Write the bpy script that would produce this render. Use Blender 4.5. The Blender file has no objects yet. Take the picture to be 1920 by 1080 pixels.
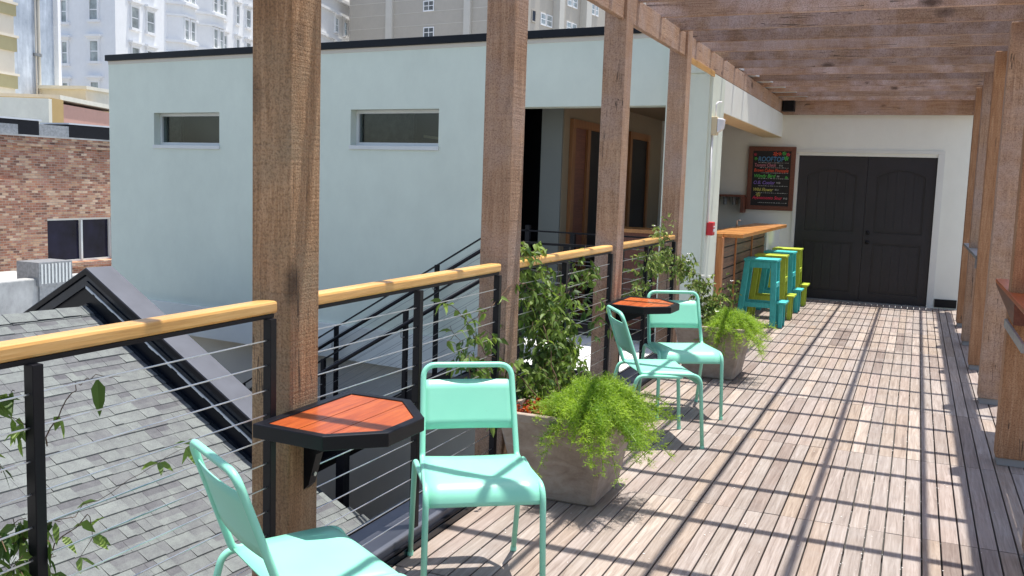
import bpy, math, random
from mathutils import Vector, Matrix, noise
import numpy as np
SC = bpy.context.scene
COL = SC.collection
R = math.radians

# ------------------------------------------------------------------ camera, sky, sun, exposure
EYE = Vector((0, 0, 1.53))
FPX = 1763.8
YAW, PITCH, ROLL = -0.4030407, 0.11279111, 0.0329012
fwd = Vector((math.sin(YAW)*math.cos(PITCH), math.cos(YAW)*math.cos(PITCH), -math.sin(PITCH)))
rgt = Vector((math.cos(YAW), -math.sin(YAW), 0)); upv = rgt.cross(fwd)
rx = math.cos(ROLL)*rgt + math.sin(ROLL)*upv
ry = -math.sin(ROLL)*rgt + math.cos(ROLL)*upv
CM = Matrix((rx, ry, -fwd)).transposed()
cd = bpy.data.cameras.new('camera'); cam = bpy.data.objects.new('camera', cd); COL.objects.link(cam)
cd.sensor_width = 36; cd.lens = 36*FPX/1920; cd.clip_start = 0.05; cd.clip_end = 2000
cam.matrix_world = Matrix.Translation(EYE) @ CM.to_4x4()
SC.camera = cam

SUNV = Vector((0.088, 0.125, 1)).normalized()
world = bpy.data.worlds.new('World'); SC.world = world; world.use_nodes = True
wn = world.node_tree.nodes; wl = world.node_tree.links
sky = wn.new('ShaderNodeTexSky'); sky.sky_type = 'NISHITA'; sky.sun_disc = False
sky.sun_elevation = math.asin(SUNV.z); sky.sun_rotation = math.atan2(SUNV.x, SUNV.y)
sky.air_density = 1.0; sky.dust_density = 1.6; sky.ozone_density = 1.0
bg = wn['Background']; bg.inputs['Strength'].default_value = 0.15
wl.new(sky.outputs[0], bg.inputs['Color'])
sd = bpy.data.lights.new('sun', 'SUN'); sd.energy = 5.0; sd.angle = R(0.5); sd.color = (1.0, 0.965, 0.90)
sun = bpy.data.objects.new('sun', sd); COL.objects.link(sun)
sun.rotation_euler = SUNV.to_track_quat('Z', 'Y').to_euler(); sun.location = (0, 0, 12)
SC.view_settings.view_transform = 'Standard'; SC.view_settings.look = 'None'
SC.view_settings.exposure = 0.64; SC.view_settings.gamma = 1.0
SC.cycles.max_bounces = 8; SC.cycles.diffuse_bounces = 5; SC.cycles.glossy_bounces = 3
SC.cycles.transparent_max_bounces = 12

# ------------------------------------------------------------------ helpers
def lin(r, g, b):
    f = lambda c: (c/255)/12.92 if c/255 <= 0.04045 else ((c/255+0.055)/1.055)**2.4
    return (f(r), f(g), f(b), 1)

def ray(x, y): return CM @ Vector((x-960, 540-y, -FPX))
def at(x, y, **k):
    (a, v), = k.items(); i = 'XYZ'.index(a); d = ray(x, y); return EYE + d*((v-EYE[i])/d[i])

def world_matrix(o):
    m = o.matrix_basis.copy()
    while o.parent:
        o = o.parent; m = o.matrix_basis @ m
    return m

def tag(o, label=None, cat=None, group=None, kind=None):
    if label: o['label'] = label
    if cat: o['category'] = cat
    if group: o['group'] = group
    if kind: o['kind'] = kind
    return o

def empty(name, loc, rz=0, label=None, cat=None, group=None, kind=None):
    o = bpy.data.objects.new(name, None); COL.objects.link(o)
    o.location = loc; o.rotation_euler = (0, 0, rz); o.empty_display_size = 0.1
    return tag(o, label, cat, group, kind)

class MB:
    """collects shapes, then links them as ONE mesh object"""
    def __init__(s): s.v = []; s.f = []; s.t = []
    def add(s, vs, fs, tone=0.5):
        b = len(s.v); s.v += [Vector(v) for v in vs]
        s.f += [tuple(b+i for i in f) for f in fs]; s.t += [tone]*len(fs)
    def box(s, x0, x1, y0, y1, z0, z1, M=None, tone=0.5):
        vs = [Vector((x, y, z)) for x in (x0, x1) for y in (y0, y1) for z in (z0, z1)]
        if M: vs = [M @ v for v in vs]
        fs = [(0, 1, 3, 2), (4, 6, 7, 5), (0, 4, 5, 1), (2, 3, 7, 6), (0, 2, 6, 4), (1, 5, 7, 3)]
        s.add(vs, fs, tone); return s
    def hexa(s, a, b, tone=0.5):
        """solid between two quads a and b (4 points each)"""
        s.add(list(a)+list(b), [(3, 2, 1, 0), (4, 5, 6, 7), (0, 1, 5, 4), (1, 2, 6, 5), (2, 3, 7, 6), (3, 0, 4, 7)], tone); return s
    def prism(s, pts, z0, z1, M=None, tone=0.5):
        n = len(pts); vs = [Vector((p[0], p[1], z0)) for p in pts]+[Vector((p[0], p[1], z1)) for p in pts]
        if M: vs = [M @ v for v in vs]
        s.add(vs, [tuple(range(n-1, -1, -1)), tuple(range(n, 2*n))]+[(i, (i+1) % n, n+(i+1) % n, n+i) for i in range(n)], tone); return s
    def tube(s, pts, r, n=10, cap=True, tone=0.5):
        pts = [Vector(p) for p in pts]; rs = r if isinstance(r, (list, tuple)) else [r]*len(pts)
        b = len(s.v); prev = None
        for i, p in enumerate(pts):
            t = (pts[min(i+1, len(pts)-1)]-pts[max(i-1, 0)]).normalized()
            if prev is None:
                a = t.orthogonal().normalized()
            else:
                a = (prev-t*prev.dot(t)).normalized()
            prev = a; c = t.cross(a)
            for k in range(n):
                w = 2*math.pi*k/n; s.v.append(p+(a*math.cos(w)+c*math.sin(w))*rs[i])
        for i in range(len(pts)-1):
            for k in range(n):
                s.f.append((b+i*n+k, b+i*n+(k+1) % n, b+(i+1)*n+(k+1) % n, b+(i+1)*n+k)); s.t.append(tone)
        if cap:
            s.f.append(tuple(b+k for k in range(n-1, -1, -1))); s.f.append(tuple(b+(len(pts)-1)*n+k for k in range(n))); s.t += [tone]*2
        return s
    def lathe(s, prof, n=20, c=(0, 0, 0), tone=0.5):
        b = len(s.v); c = Vector(c)
        for (r, z) in prof:
            for k in range(n):
                w = 2*math.pi*k/n; s.v.append(c+Vector((r*math.cos(w), r*math.sin(w), z)))
        for i in range(len(prof)-1):
            for k in range(n):
                s.f.append((b+i*n+k, b+i*n+(k+1) % n, b+(i+1)*n+(k+1) % n, b+(i+1)*n+k)); s.t.append(tone)
        s.f.append(tuple(b+k for k in range(n-1, -1, -1))); s.f.append(tuple(b+(len(prof)-1)*n+k for k in range(n))); s.t += [tone]*2
        return s
    def build(s, name, mat, parent=None, bevel=0, smooth=False, world=False, solid=0, tones=False):
        me = bpy.data.meshes.new(name)
        vs = s.v; o = bpy.data.objects.new(name, me); COL.objects.link(o)
        if parent is not None:
            o.parent = parent
            if world:
                mi = world_matrix(parent).inverted(); vs = [mi @ v for v in vs]
        else:
            A = np.array([tuple(v) for v in vs]); c = Vector(((A[:, 0].min()+A[:, 0].max())/2, (A[:, 1].min()+A[:, 1].max())/2, A[:, 2].min()))
            vs = [v-c for v in vs]; o.location = c
        me.from_pydata([tuple(v) for v in vs], [], s.f)
        me.materials.append(mat)
        if smooth: me.polygons.foreach_set('use_smooth', [True]*len(me.polygons))
        if tones:
            a = me.attributes.new('tone', 'FLOAT', 'FACE'); a.data.foreach_set('value', s.t)
        me.update()
        if solid:
            m = o.modifiers.new('solid', 'SOLIDIFY'); m.thickness = solid; m.offset = 0
        if bevel:
            m = o.modifiers.new('bevel', 'BEVEL'); m.width = bevel; m.segments = 2; m.limit_method = 'ANGLE'; m.angle_limit = R(40)
        return o

def fillet(pts, r, n=6):
    pts = [Vector(p) for p in pts]; out = [pts[0]]
    rr = r if isinstance(r, (list, tuple)) else [r]*(len(pts)-2)
    for i in range(1, len(pts)-1):
        p = pts[i]; a = (pts[i-1]-p).normalized(); b = (pts[i+1]-p).normalized(); q = rr[i-1]
        th = a.angle(b); L = q/math.tan(th/2); L = min(L, 0.49*(pts[i-1]-p).length, 0.49*(pts[i+1]-p).length)
        s0 = p+a*L; s1 = p+b*L
        for k in range(n+1):
            u = k/n; out.append(s0*(1-u)**2+p*2*u*(1-u)+s1*u*u)
    out.append(pts[-1]); return out

# ------------------------------------------------------------------ materials
class NT:
    def __init__(s, name):
        s.m = bpy.data.materials.new(name); s.m.use_nodes = True; s.n = s.m.node_tree.nodes; s.l = s.m.node_tree.links
        s.b = s.n['Principled BSDF']
    def new(s, t, **k):
        o = s.n.new(t)
        for a, b in k.items(): setattr(o, a, b)
        return o
    def link(s, a, b): s.l.new(a, b)
    def coords(s, scale=(1, 1, 1), obj=True, rnd=True, rot=(0, 0, 0)):
        tc = s.new('ShaderNodeTexCoord'); mp = s.new('ShaderNodeMapping'); mp.inputs['Scale'].default_value = scale
        mp.inputs['Rotation'].default_value = rot
        src = tc.outputs['Object']
        if rnd:
            oi = s.new('ShaderNodeObjectInfo'); va = s.new('ShaderNodeVectorMath', operation='ADD'); ml = s.new('ShaderNodeMath', operation='MULTIPLY')
            ml.inputs[1].default_value = 37.0; s.link(oi.outputs['Random'], ml.inputs[0]); s.link(src, va.inputs[0]); s.link(ml.outputs[0], va.inputs[1]); src = va.outputs[0]
        s.link(src, mp.inputs['Vector']); return mp.outputs['Vector']
    def noise(s, vec, scale, detail=4, rough=0.55, dist=0.0):
        n = s.new('ShaderNodeTexNoise'); n.inputs['Scale'].default_value = scale; n.inputs['Detail'].default_value = detail
        n.inputs['Roughness'].default_value = rough; n.inputs['Distortion'].default_value = dist
        s.link(vec, n.inputs['Vector']); return n.outputs['Fac']
    def ramp(s, fac, stops):
        r = s.new('ShaderNodeValToRGB'); e = r.color_ramp.elements
        while len(e) < len(stops): e.new(0.5)
        for i, (p, c) in enumerate(stops):
            e[i].position = p; e[i].color = c if len(c) == 4 else (*c, 1)
        s.link(fac, r.inputs['Fac']); return r.outputs['Color']
    def mix(s, fac, a, b, mode='MIX'):
        m = s.new('ShaderNodeMix', data_type='RGBA', blend_type=mode)
        if isinstance(fac, (int, float)): m.inputs['Factor'].default_value = fac
        else: s.link(fac, m.inputs['Factor'])
        for v, k in ((a, 'A'), (b, 'B')):
            i = [q for q in m.inputs if q.name == k and q.type == 'RGBA'][0]
            if isinstance(v, (tuple, list)): i.default_value = v if len(v) == 4 else (*v, 1)
            else: s.link(v, i)
        return [q for q in m.outputs if q.type == 'RGBA'][0]
    def math(s, op, a, b=0.0, clamp=False):
        m = s.new('ShaderNodeMath', operation=op, use_clamp=clamp)
        for v, i in ((a, 0), (b, 1)):
            if isinstance(v, (int, float)): m.inputs[i].default_value = v
            else: s.link(v, m.inputs[i])
        return m.outputs[0]
    def bump(s, h, strength=0.3, dist=0.01):
        b = s.new('ShaderNodeBump'); b.inputs['Strength'].default_value = strength; b.inputs['Distance'].default_value = dist
        s.link(h, b.inputs['Height']); s.link(b.outputs[0], s.b.inputs['Normal'])
    def base(s, c):
        if isinstance(c, (tuple, list)): s.b.inputs['Base Color'].default_value = c if len(c) == 4 else (*c, 1)
        else: s.link(c, s.b.inputs['Base Color'])
    def set(s, rough=None, metal=None, spec=None):
        if rough is not None:
            if isinstance(rough, (int, float)): s.b.inputs['Roughness'].default_value = rough
            else: s.link(rough, s.b.inputs['Roughness'])
        if metal is not None: s.b.inputs['Metallic'].default_value = metal
        if spec is not None: s.b.inputs['Specular IOR Level'].default_value = spec

def plain(name, c, rough=0.5, metal=0, var=0.12, scale=6, bump=0, spec=0.5, coat=0, mottle=None):
    t = NT(name); v = t.coords(); f = t.noise(v, scale, 5)
    a = tuple(x*(1-var) for x in c[:3]); b = tuple(min(1, x*(1+var)) for x in c[:3])
    t.base(t.ramp(f, [(0.3, a), (0.7, b)])); t.set(None, metal, spec)
    rr = t.math('MULTIPLY_ADD', t.noise(v, scale*4, 3), 0.2); t.n[-1] if False else None
    t.b.inputs['Roughness'].default_value = rough
    if bump: t.bump(t.noise(v, bump, 6, 0.65), 0.35, 0.004)
    if coat: t.b.inputs['Coat Weight'].default_value = coat; t.b.inputs['Coat Roughness'].default_value = 0.15
    return t.m

def wood(name, axis, dark, mid, light, rough=0.8, knots=True, saw=True, grain=1.0, bump=0.35, coat=0, streak=0.5, weather=None, sat=1.0, spread=0.3):
    """timber with its grain along axis (0, 1, 2)"""
    t = NT(name); sc = [14*grain]*3; sc[axis] = 0.9
    v = t.coords(tuple(sc)); v1 = t.coords((1, 1, 1))
    g1 = t.noise(v, 3.0, 8, 0.65, 0.6); g2 = t.noise(v, 11.0, 3, 0.6, 0.2)
    big = t.noise(v1, 1.7, 3, 0.5)
    f = t.math('ADD', t.math('MULTIPLY', g1, 0.65), t.math('MULTIPLY', g2, 0.35))
    f = t.math('ADD', t.math('MULTIPLY', f, 0.8), t.math('MULTIPLY', big, 0.3))
    c = t.ramp(f, [(0.36, dark), (0.54, mid), (0.72, light)])
    if weather:
        wv = t.noise(v1, 3.1, 6, 0.65); wf = t.ramp(wv, [(0.42, (0, 0, 0)), (0.66, (1, 1, 1))])
        c = t.mix(wf, c, weather)
    oi = t.new('ShaderNodeObjectInfo'); hv = t.new('ShaderNodeHueSaturation')
    t.link(c, hv.inputs['Color']); t.link(t.math('MULTIPLY_ADD', oi.outputs['Random'], spread), hv.inputs['Value'])
    hv_in = hv.inputs['Value'].links[0].from_node; hv_in.inputs[2].default_value = 1.03-spread/2; hv.inputs['Saturation'].default_value = sat
    c = hv.outputs['Color']
    if knots:
        ks = [5.5]*3; ks[axis] = 2.6
        vk = t.coords(tuple(ks)); vo = t.new('ShaderNodeTexVoronoi'); vo.inputs['Scale'].default_value = 1.0
        vd = t.new('ShaderNodeVectorMath', operation='ADD'); t.link(vk, vd.inputs[0])
        nn = t.new('ShaderNodeTexNoise'); nn.inputs['Scale'].default_value = 6; t.link(vk, nn.inputs['Vector'])
        sb = t.new('ShaderNodeVectorMath', operation='SCALE'); sb.inputs['Scale'].default_value = 0.16; t.link(nn.outputs['Color'], sb.inputs[0]); t.link(sb.outputs[0], vd.inputs[1])
        t.link(vd.outputs[0], vo.inputs['Vector'])
        sc_ = t.new('ShaderNodeSeparateColor'); t.link(vo.outputs['Color'], sc_.inputs[0])
        big_ = t.math('MULTIPLY', t.math('GREATER_THAN', sc_.outputs[0], 0.62), t.math('MULTIPLY_ADD', sc_.outputs[1], 1.0))
        dd_ = t.math('DIVIDE', vo.outputs['Distance'], t.math('ADD', big_, 0.001))
        kf = t.ramp(dd_, [(0.07, (0.9, 0.9, 0.9)), (0.19, (0, 0, 0))])
        c = t.mix(kf, c, tuple(x*0.45 for x in dark[:3])+(1,))
    if saw:
        cs_ = [26.0]*3; cs_[axis] = 0.7; cv = t.coords(tuple(cs_)); cn = t.noise(cv, 1.0, 2, 0.4, 0.3)
        ab = t.math('ABSOLUTE', t.math('SUBTRACT', cn, 0.5)); gate = t.noise(t.coords((1.3, 1.3, 1.3)), 1.6, 2)
        ck = t.math('MULTIPLY', t.math('LESS_THAN', ab, 0.006), t.math('GREATER_THAN', gate, 0.55)); c = t.mix(t.math('MULTIPLY', ck, 0.75), c, (0.04, 0.025, 0.018, 1))
    t.base(c); t.set(rough)
    if saw:
        ss = [2.0]*3; ss[axis] = 95.0
        sv = t.coords(tuple(ss)); sw = t.noise(sv, 1.0, 2, 0.5)
        h = t.math('ADD', t.math('MULTIPLY', g2, 0.7), t.math('MULTIPLY', sw, 0.6)); sp_ = t.noise(v1, 130, 3, 0.75); h = t.math('ADD', h, t.math('MULTIPLY', sp_, 0.9)); c = t.mix(0.85, c, t.ramp(t.math('ADD', t.math('MULTIPLY', sp_, 0.88), t.math('MULTIPLY', sw, 0.12)), [(0.38, (0.58, 0.53, 0.49)), (0.5, (1, 1, 1)), (0.64, (1.22, 1.22, 1.22))]), 'MULTIPLY'); t.base(c)
        t.bump(h, bump, 0.006)
    else: t.bump(g2, bump*0.5, 0.003)
    if coat: t.b.inputs['Coat Weight'].default_value = coat; t.b.inputs['Coat Roughness'].default_value = 0.12
    return t.m

CED = ((0.205, 0.115, 0.073), (0.335, 0.213, 0.142), (0.48, 0.335, 0.235))
CEDW = (0.37, 0.27, 0.22, 1)
M = {}
for ax, nm in enumerate('xyz'):
    M['cedar_'+nm] = wood('rough_cedar_'+nm, ax, *CED, sat=1.08, weather=CEDW if ax != 0 else (0.46, 0.35, 0.31, 1), spread=0.3 if ax else 0.55, bump=0.8)
M['cedar_brown_z'] = wood('brown_cedar', 2, (0.19, 0.095, 0.05), (0.32, 0.18, 0.105), (0.44, 0.28, 0.18), bump=0.6, sat=1.12)
M['cedar_olive_z'] = wood('olive_brown_cedar', 2, (0.16, 0.092, 0.05), (0.30, 0.185, 0.11), (0.50, 0.34, 0.225), weather=(0.27, 0.20, 0.135, 1), bump=1.0, sat=1.15)
M['rail'] = wood('varnished_pine', 1, (0.42, 0.20, 0.05), (0.62, 0.34, 0.10), (0.74, 0.46, 0.18), rough=0.42, knots=False, saw=False, grain=1.4, coat=0.25)
M['redtop'] = wood('oiled_red_hardwood', 1, (0.17, 0.028, 0.007), (0.34, 0.064, 0.012), (0.50, 0.125, 0.024), rough=0.38, knots=False, saw=False, grain=1.2, coat=0.12)
M['bartop'] = wood('oiled_orange_hardwood', 1, (0.42, 0.15, 0.035), (0.60, 0.26, 0.07), (0.75, 0.38, 0.12), rough=0.35, knots=False, saw=False, coat=0.4)
M['barpost'] = wood('orange_fir', 2, (0.34, 0.12, 0.04), (0.50, 0.20, 0.07), (0.62, 0.30, 0.12), rough=0.5, knots=False, saw=False)
M['slat'] = wood('dark_slat', 1, (0.05, 0.03, 0.018), (0.13, 0.07, 0.04), (0.24, 0.13, 0.075), rough=0.6, knots=False, saw=False)
M['darkwood'] = wood('dark_red_wood', 1, (0.07, 0.022, 0.012), (0.14, 0.045, 0.025), (0.22, 0.075, 0.04), rough=0.5, knots=False, saw=False)
M['frame_z'] = wood('orange_door_frame', 2, (0.14, 0.055, 0.02), (0.24, 0.10, 0.03), (0.32, 0.15, 0.05), rough=0.5, knots=False, saw=False)

def deck_mat():
    t = NT('weathered_ipe'); v = t.coords((26, 1.1, 26), rnd=False); v1 = t.coords((1, 1, 1), rnd=False)
    at_ = t.new('ShaderNodeAttribute', attribute_name='tone'); tone = at_.outputs['Fac']
    off = t.new('ShaderNodeVectorMath', operation='ADD'); t.link(v, off.inputs[0])
    cb = t.new('ShaderNodeCombineXYZ'); t.link(t.math('MULTIPLY', tone, 57.0), cb.inputs[0]); t.link(t.math('MULTIPLY', tone, 91.0), cb.inputs[1]); t.link(cb.outputs[0], off.inputs[1])
    g = t.noise(off.outputs[0], 2.4, 8, 0.68, 0.9)
    c = t.ramp(g, [(0.3, (0.175, 0.138, 0.118)), (0.52, (0.278, 0.234, 0.205)), (0.74, (0.385, 0.34, 0.31))])
    tc = t.ramp(tone, [(0.0, (0.62, 0.56, 0.54)), (0.2, (0.82, 0.76, 0.74)), (0.38, (0.93, 0.93, 0.93)), (0.52, (1.02, 0.94, 0.84)), (0.66, (1.04, 0.98, 0.97)), (0.82, (1.0, 1.0, 1.01)), (1.0, (1.26, 1.22, 1.17))])
    c = t.mix(1.0, c, tc, 'MULTIPLY')
    st = t.ramp(t.noise(v1, 2.3, 6, 0.7), [(0.48, (0, 0, 0)), (0.75, (1, 1, 1))]); c = t.mix(t.math('MULTIPLY', st, 0.35), c, (0.33, 0.31, 0.30))
    t.base(c); t.set(0.62, 0, 0.35); t.bump(t.math('ADD', g, t.math('MULTIPLY', t.noise(off.outputs[0], 9, 3), 0.5)), 0.3, 0.003); return t.m
M['deck'] = deck_mat()

def stucco(name, c, var=0.045, speck=0.25):
    t = NT(name); v = t.coords(rnd=False)
    n1 = t.noise(v, 0.9, 5, 0.6); vs = t.coords((1.6, 1.6, 1.1), rnd=False); n2 = t.noise(vs, 2.4, 7, 0.7)
    f = t.math('ADD', t.math('MULTIPLY', n1, 0.5), t.math('MULTIPLY', n2, 0.5))
    t.base(t.ramp(f, [(0.35, tuple(x*(1-var) for x in c)), (0.65, tuple(min(1, x*(1+var)) for x in c))])); t.set(0.9, 0, 0.2)
    h = t.math('ADD', t.noise(v, 220, 3, 0.7), t.math('MULTIPLY', t.noise(v, 3.2, 3), 1.6)); t.bump(h, speck, 0.003); return t.m
M['stucco'] = stucco('pale_blue_stucco', (0.655, 0.70, 0.60), 0.05, 0.4)
M['stucco_low'] = stucco('grey_taupe_stucco', (0.58, 0.55, 0.49))
M['stucco_base'] = stucco('pale_taupe_stucco', (0.70, 0.71, 0.66))
M['wallwhite'] = stucco('off_white_stucco', (0.72, 0.73, 0.67))
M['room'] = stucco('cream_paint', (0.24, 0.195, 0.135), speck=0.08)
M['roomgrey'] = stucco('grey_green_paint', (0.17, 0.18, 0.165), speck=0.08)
M['soffit'] = stucco('cream_soffit', (0.62, 0.52, 0.34), speck=0.08)
M['hotel'] = stucco('white_hotel_render', (0.80, 0.80, 0.80), 0.04, 0.1)
M['hotelside'] = stucco('blue_white_hotel_render', (0.72, 0.76, 0.86), 0.04, 0.1)
M['tan'] = stucco('tan_concrete', (0.46, 0.42, 0.36), 0.05, 0.1)
M['tan_pale'] = stucco('pale_tan_concrete', (0.58, 0.55, 0.49), 0.04, 0.1)
M['pink'] = stucco('pink_brown_render', (0.55, 0.33, 0.27), 0.06, 0.1)
M['ochre'] = stucco('ochre_render', (0.44, 0.31, 0.14), 0.05, 0.1)
M['cream'] = stucco('cream_panel', (0.60, 0.55, 0.47), 0.04, 0.1)
M['olive'] = stucco('olive_band', (0.36, 0.32, 0.19), 0.05, 0.1)
M['pale_cream'] = stucco('pale_cream_render', (0.66, 0.64, 0.55), 0.08, 0.1)
M['coping_white'] = stucco('white_membrane', (0.36, 0.36, 0.35), 0.3, 0.2)

def concrete_stained():
    t = NT('stained_blue_grey_concrete'); v = t.coords((0.5, 0.5, 0.07), rnd=False); v1 = t.coords(rnd=False)
    a = t.noise(v, 2.2, 8, 0.7); b = t.noise(v1, 0.5, 7, 0.7)
    f = t.math('ADD', t.math('MULTIPLY', a, 0.5), t.math('MULTIPLY', b, 0.5))
    t.base(t.ramp(f, [(0.33, (0.22, 0.26, 0.32)), (0.5, (0.40, 0.45, 0.52)), (0.62, (0.60, 0.66, 0.74))])); t.set(0.9, 0, 0.2); return t.m
M['concrete_blue'] = concrete_stained()

def brick():
    t = NT('old_red_brick'); tc = t.new('ShaderNodeTexCoord'); sp = t.new('ShaderNodeSeparateXYZ'); cb = t.new('ShaderNodeCombineXYZ')
    t.link(tc.outputs['Object'], sp.inputs[0]); t.link(sp.outputs[1], cb.inputs[0]); t.link(sp.outputs[2], cb.inputs[1])
    def bt(bw, rh, mort, off=0.0):
        b = t.new('ShaderNodeTexBrick'); b.inputs['Scale'].default_value = 1; b.inputs['Brick Width'].default_value = bw; b.inputs['Row Height'].default_value = rh
        b.inputs['Mortar Size'].default_value = mort; b.inputs['Mortar Smooth'].default_value = 0.2
        b.inputs['Color1'].default_value = (0, 0, 0, 1); b.inputs['Color2'].default_value = (1, 1, 1, 1); b.inputs['Mortar'].default_value = (0.5, 0.5, 0.5, 1)
        wv = t.new('ShaderNodeVectorMath', operation='ADD'); t.link(cb.outputs[0], wv.inputs[0])
        nn = t.new('ShaderNodeTexNoise'); nn.inputs['Scale'].default_value = 2.5; t.link(cb.outputs[0], nn.inputs['Vector'])
        sc = t.new('ShaderNodeVectorMath', operation='SCALE'); sc.inputs['Scale'].default_value = 0.03; t.link(nn.outputs['Color'], sc.inputs[0]); t.link(sc.outputs[0], wv.inputs[1])
        t.link(wv.outputs[0], b.inputs['Vector']); return b
    b1 = bt(0.185, 0.066, 0.007); rnd = b1.outputs['Color']
    c = t.ramp(rnd, [(0.0, (0.13, 0.07, 0.055)), (0.2, (0.28, 0.115, 0.075)), (0.42, (0.42, 0.20, 0.12)), (0.6, (0.34, 0.17, 0.13)), (0.8, (0.52, 0.33, 0.20)), (1.0, (0.62, 0.47, 0.34))])
    v1 = t.coords(rnd=False)
    w = t.noise(v1, 1.6, 7, 0.75); c = t.mix(t.ramp(w, [(0.35, (0, 0, 0)), (0.75, (0.55, 0.55, 0.55))]), c, (0.36, 0.20, 0.13))
    s = t.noise(v1, 5, 8, 0.85); c = t.mix(t.ramp(s, [(0.55, (0, 0, 0)), (0.68, (0.85, 0.85, 0.85))]), c, (0.12, 0.10, 0.09))
    c = t.mix(t.math('MULTIPLY', b1.outputs['Fac'], 0.8), c, (0.40, 0.35, 0.29)); w2_ = t.noise(v1, 0.9, 8, 0.8); c = t.mix(0.5, c, t.ramp(w2_, [(0.38, (0.55, 0.50, 0.48)), (0.52, (1, 1, 1)), (0.66, (1.3, 1.25, 1.2))]), 'MULTIPLY'); t.base(c); t.set(0.95, 0, 0.2)
    t.bump(t.math('ADD', t.math('MULTIPLY', b1.outputs['Fac'], -1.0), t.math('MULTIPLY', s, 0.8)), 0.8, 0.02); return t.m
M['brick'] = brick()

def shingle():
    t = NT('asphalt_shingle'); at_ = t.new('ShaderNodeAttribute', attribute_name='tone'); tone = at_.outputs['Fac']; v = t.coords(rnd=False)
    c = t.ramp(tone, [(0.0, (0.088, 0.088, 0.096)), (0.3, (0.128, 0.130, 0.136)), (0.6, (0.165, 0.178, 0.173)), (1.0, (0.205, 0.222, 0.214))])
    sp = t.noise(v, 260, 2, 0.8); c = t.mix(0.75, c, t.ramp(sp, [(0.3, (0.35, 0.35, 0.37)), (0.5, (0.95, 0.95, 0.95)), (0.7, (1.7, 1.7, 1.65))]), 'MULTIPLY')
    bl = t.noise(v, 9, 4, 0.6); c = t.mix(0.6, c, t.ramp(bl, [(0.35, (0.75, 0.72, 0.76)), (0.65, (1.15, 1.15, 1.13))]), 'MULTIPLY')
    t.base(c); t.set(0.95, 0, 0.2); t.bump(sp, 0.6, 0.004); return t.m
M['shingle'] = shingle()
M['black_steel'] = plain('black_painted_steel', (0.005, 0.005, 0.008), 0.42, 0, 0.25, 9, spec=0.22)
M['blue_flash'] = plain('dark_blue_flashing', (0.014, 0.020, 0.030), 0.18, 0.5, 0.35, 5, bump=14)
M['coping'] = plain('lavender_grey_coping', (0.085, 0.09, 0.112), 0.5, 0.25, 0.12, 4)
M['gutter'] = plain('grey_metal_gutter', (0.15, 0.155, 0.18), 0.35, 0.5, 0.25, 8, bump=20)
M['cap_black'] = plain('black_metal_cap', (0.004, 0.005, 0.009), 0.4, 0, 0.2, 4, spec=0.22)
M['cable'] = plain('steel_cable', (0.55, 0.55, 0.55), 0.3, 0.9, 0.1, 30)
M['galv'] = plain('galvanised_metal', (0.28, 0.285, 0.29), 0.5, 0.6, 0.2, 14)
def mint():
    t = NT('mint_green_paint'); v = t.coords(); a = t.noise(v, 4, 5, 0.6); b = t.noise(v, 38, 4, 0.7)
    c = t.ramp(a, [(0.3, (0.245, 0.63, 0.475)), (0.7, (0.275, 0.68, 0.51))]); c = t.mix(t.ramp(b, [(0.70, (0, 0, 0)), (0.76, (0.6, 0.6, 0.6))]), c, (0.20, 0.33, 0.25))
    t.base(c); t.set(t.math('MULTIPLY_ADD', a, 0.25), 0, 0.45); t.b.inputs['Roughness'].links[0].from_node.inputs[2].default_value = 0.24; t.bump(t.noise(v, 90, 2), 0.05, 0.002); return t.m
M['mint'] = mint()
M['door'] = plain('charcoal_door_paint', (0.010, 0.010, 0.016), 0.36, 0, 0.2, 3, bump=60)
M['trim'] = plain('white_trim_paint', (0.62, 0.63, 0.60), 0.5, 0, 0.04, 3)
M['white_plastic'] = plain('white_plastic', (0.72, 0.72, 0.74), 0.4, 0, 0.05, 12)
M['red_plastic'] = plain('red_plastic', (0.55, 0.02, 0.03), 0.35, 0, 0.08, 12)
M['black_plastic'] = plain('black_plastic', (0.006, 0.006, 0.008), 0.45, 0, 0.2, 12, spec=0.25)
M['slate'] = plain('blackboard', (0.008, 0.008, 0.010), 0.6, 0, 0.3, 12)
M['white_roof'] = stucco('pale_roof_membrane', (0.48, 0.50, 0.52), 0.08, 0.1)
M['base_grey'] = stucco('grey_base', (0.30, 0.29, 0.28), 0.15, 0.3)
M['concrete_pale'] = stucco('pale_concrete', (0.62, 0.62, 0.60), 0.08, 0.3)
M['asphalt'] = stucco('street_paving', (0.30, 0.29, 0.27), 0.2, 0.4)
M['darkfloor'] = plain('dark_floor', (0.06, 0.055, 0.05), 0.7)
M['bolt'] = plain('bolt_steel', (0.5, 0.5, 0.5), 0.35, 0.9)

M['brown_reflection'] = plain('brown_glass_reflection', (0.30, 0.27, 0.25), 0.9, 0, 0.15, 2)  # brown tone of the building reflected in the slot windows
M['dark_reflection'] = plain('dark_mottled_reflection', (0.035, 0.035, 0.03), 0.9, 0, 0.9, 14)  # dark mottle painted for the reflection in the slot windows
def painted_wood(name, c):
    t = NT(name); v = t.coords((6, 6, 1.2)); g = t.noise(v, 9, 6, 0.7); w = t.noise(t.coords(), 14, 6, 0.75)
    col = t.ramp(g, [(0.35, tuple(x*0.82 for x in c)), (0.65, tuple(min(1, x*1.12) for x in c))])
    col = t.mix(t.ramp(w, [(0.66, (0, 0, 0)), (0.74, (0.55, 0.55, 0.55))]), col, (0.25, 0.2, 0.13)); t.base(col); t.set(0.55); t.bump(g, 0.25, 0.003); return t.m
M['teal'] = painted_wood('teal_painted_wood', (0.06, 0.50, 0.47))
M['lime'] = painted_wood('lime_painted_wood', (0.40, 0.50, 0.04))

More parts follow.
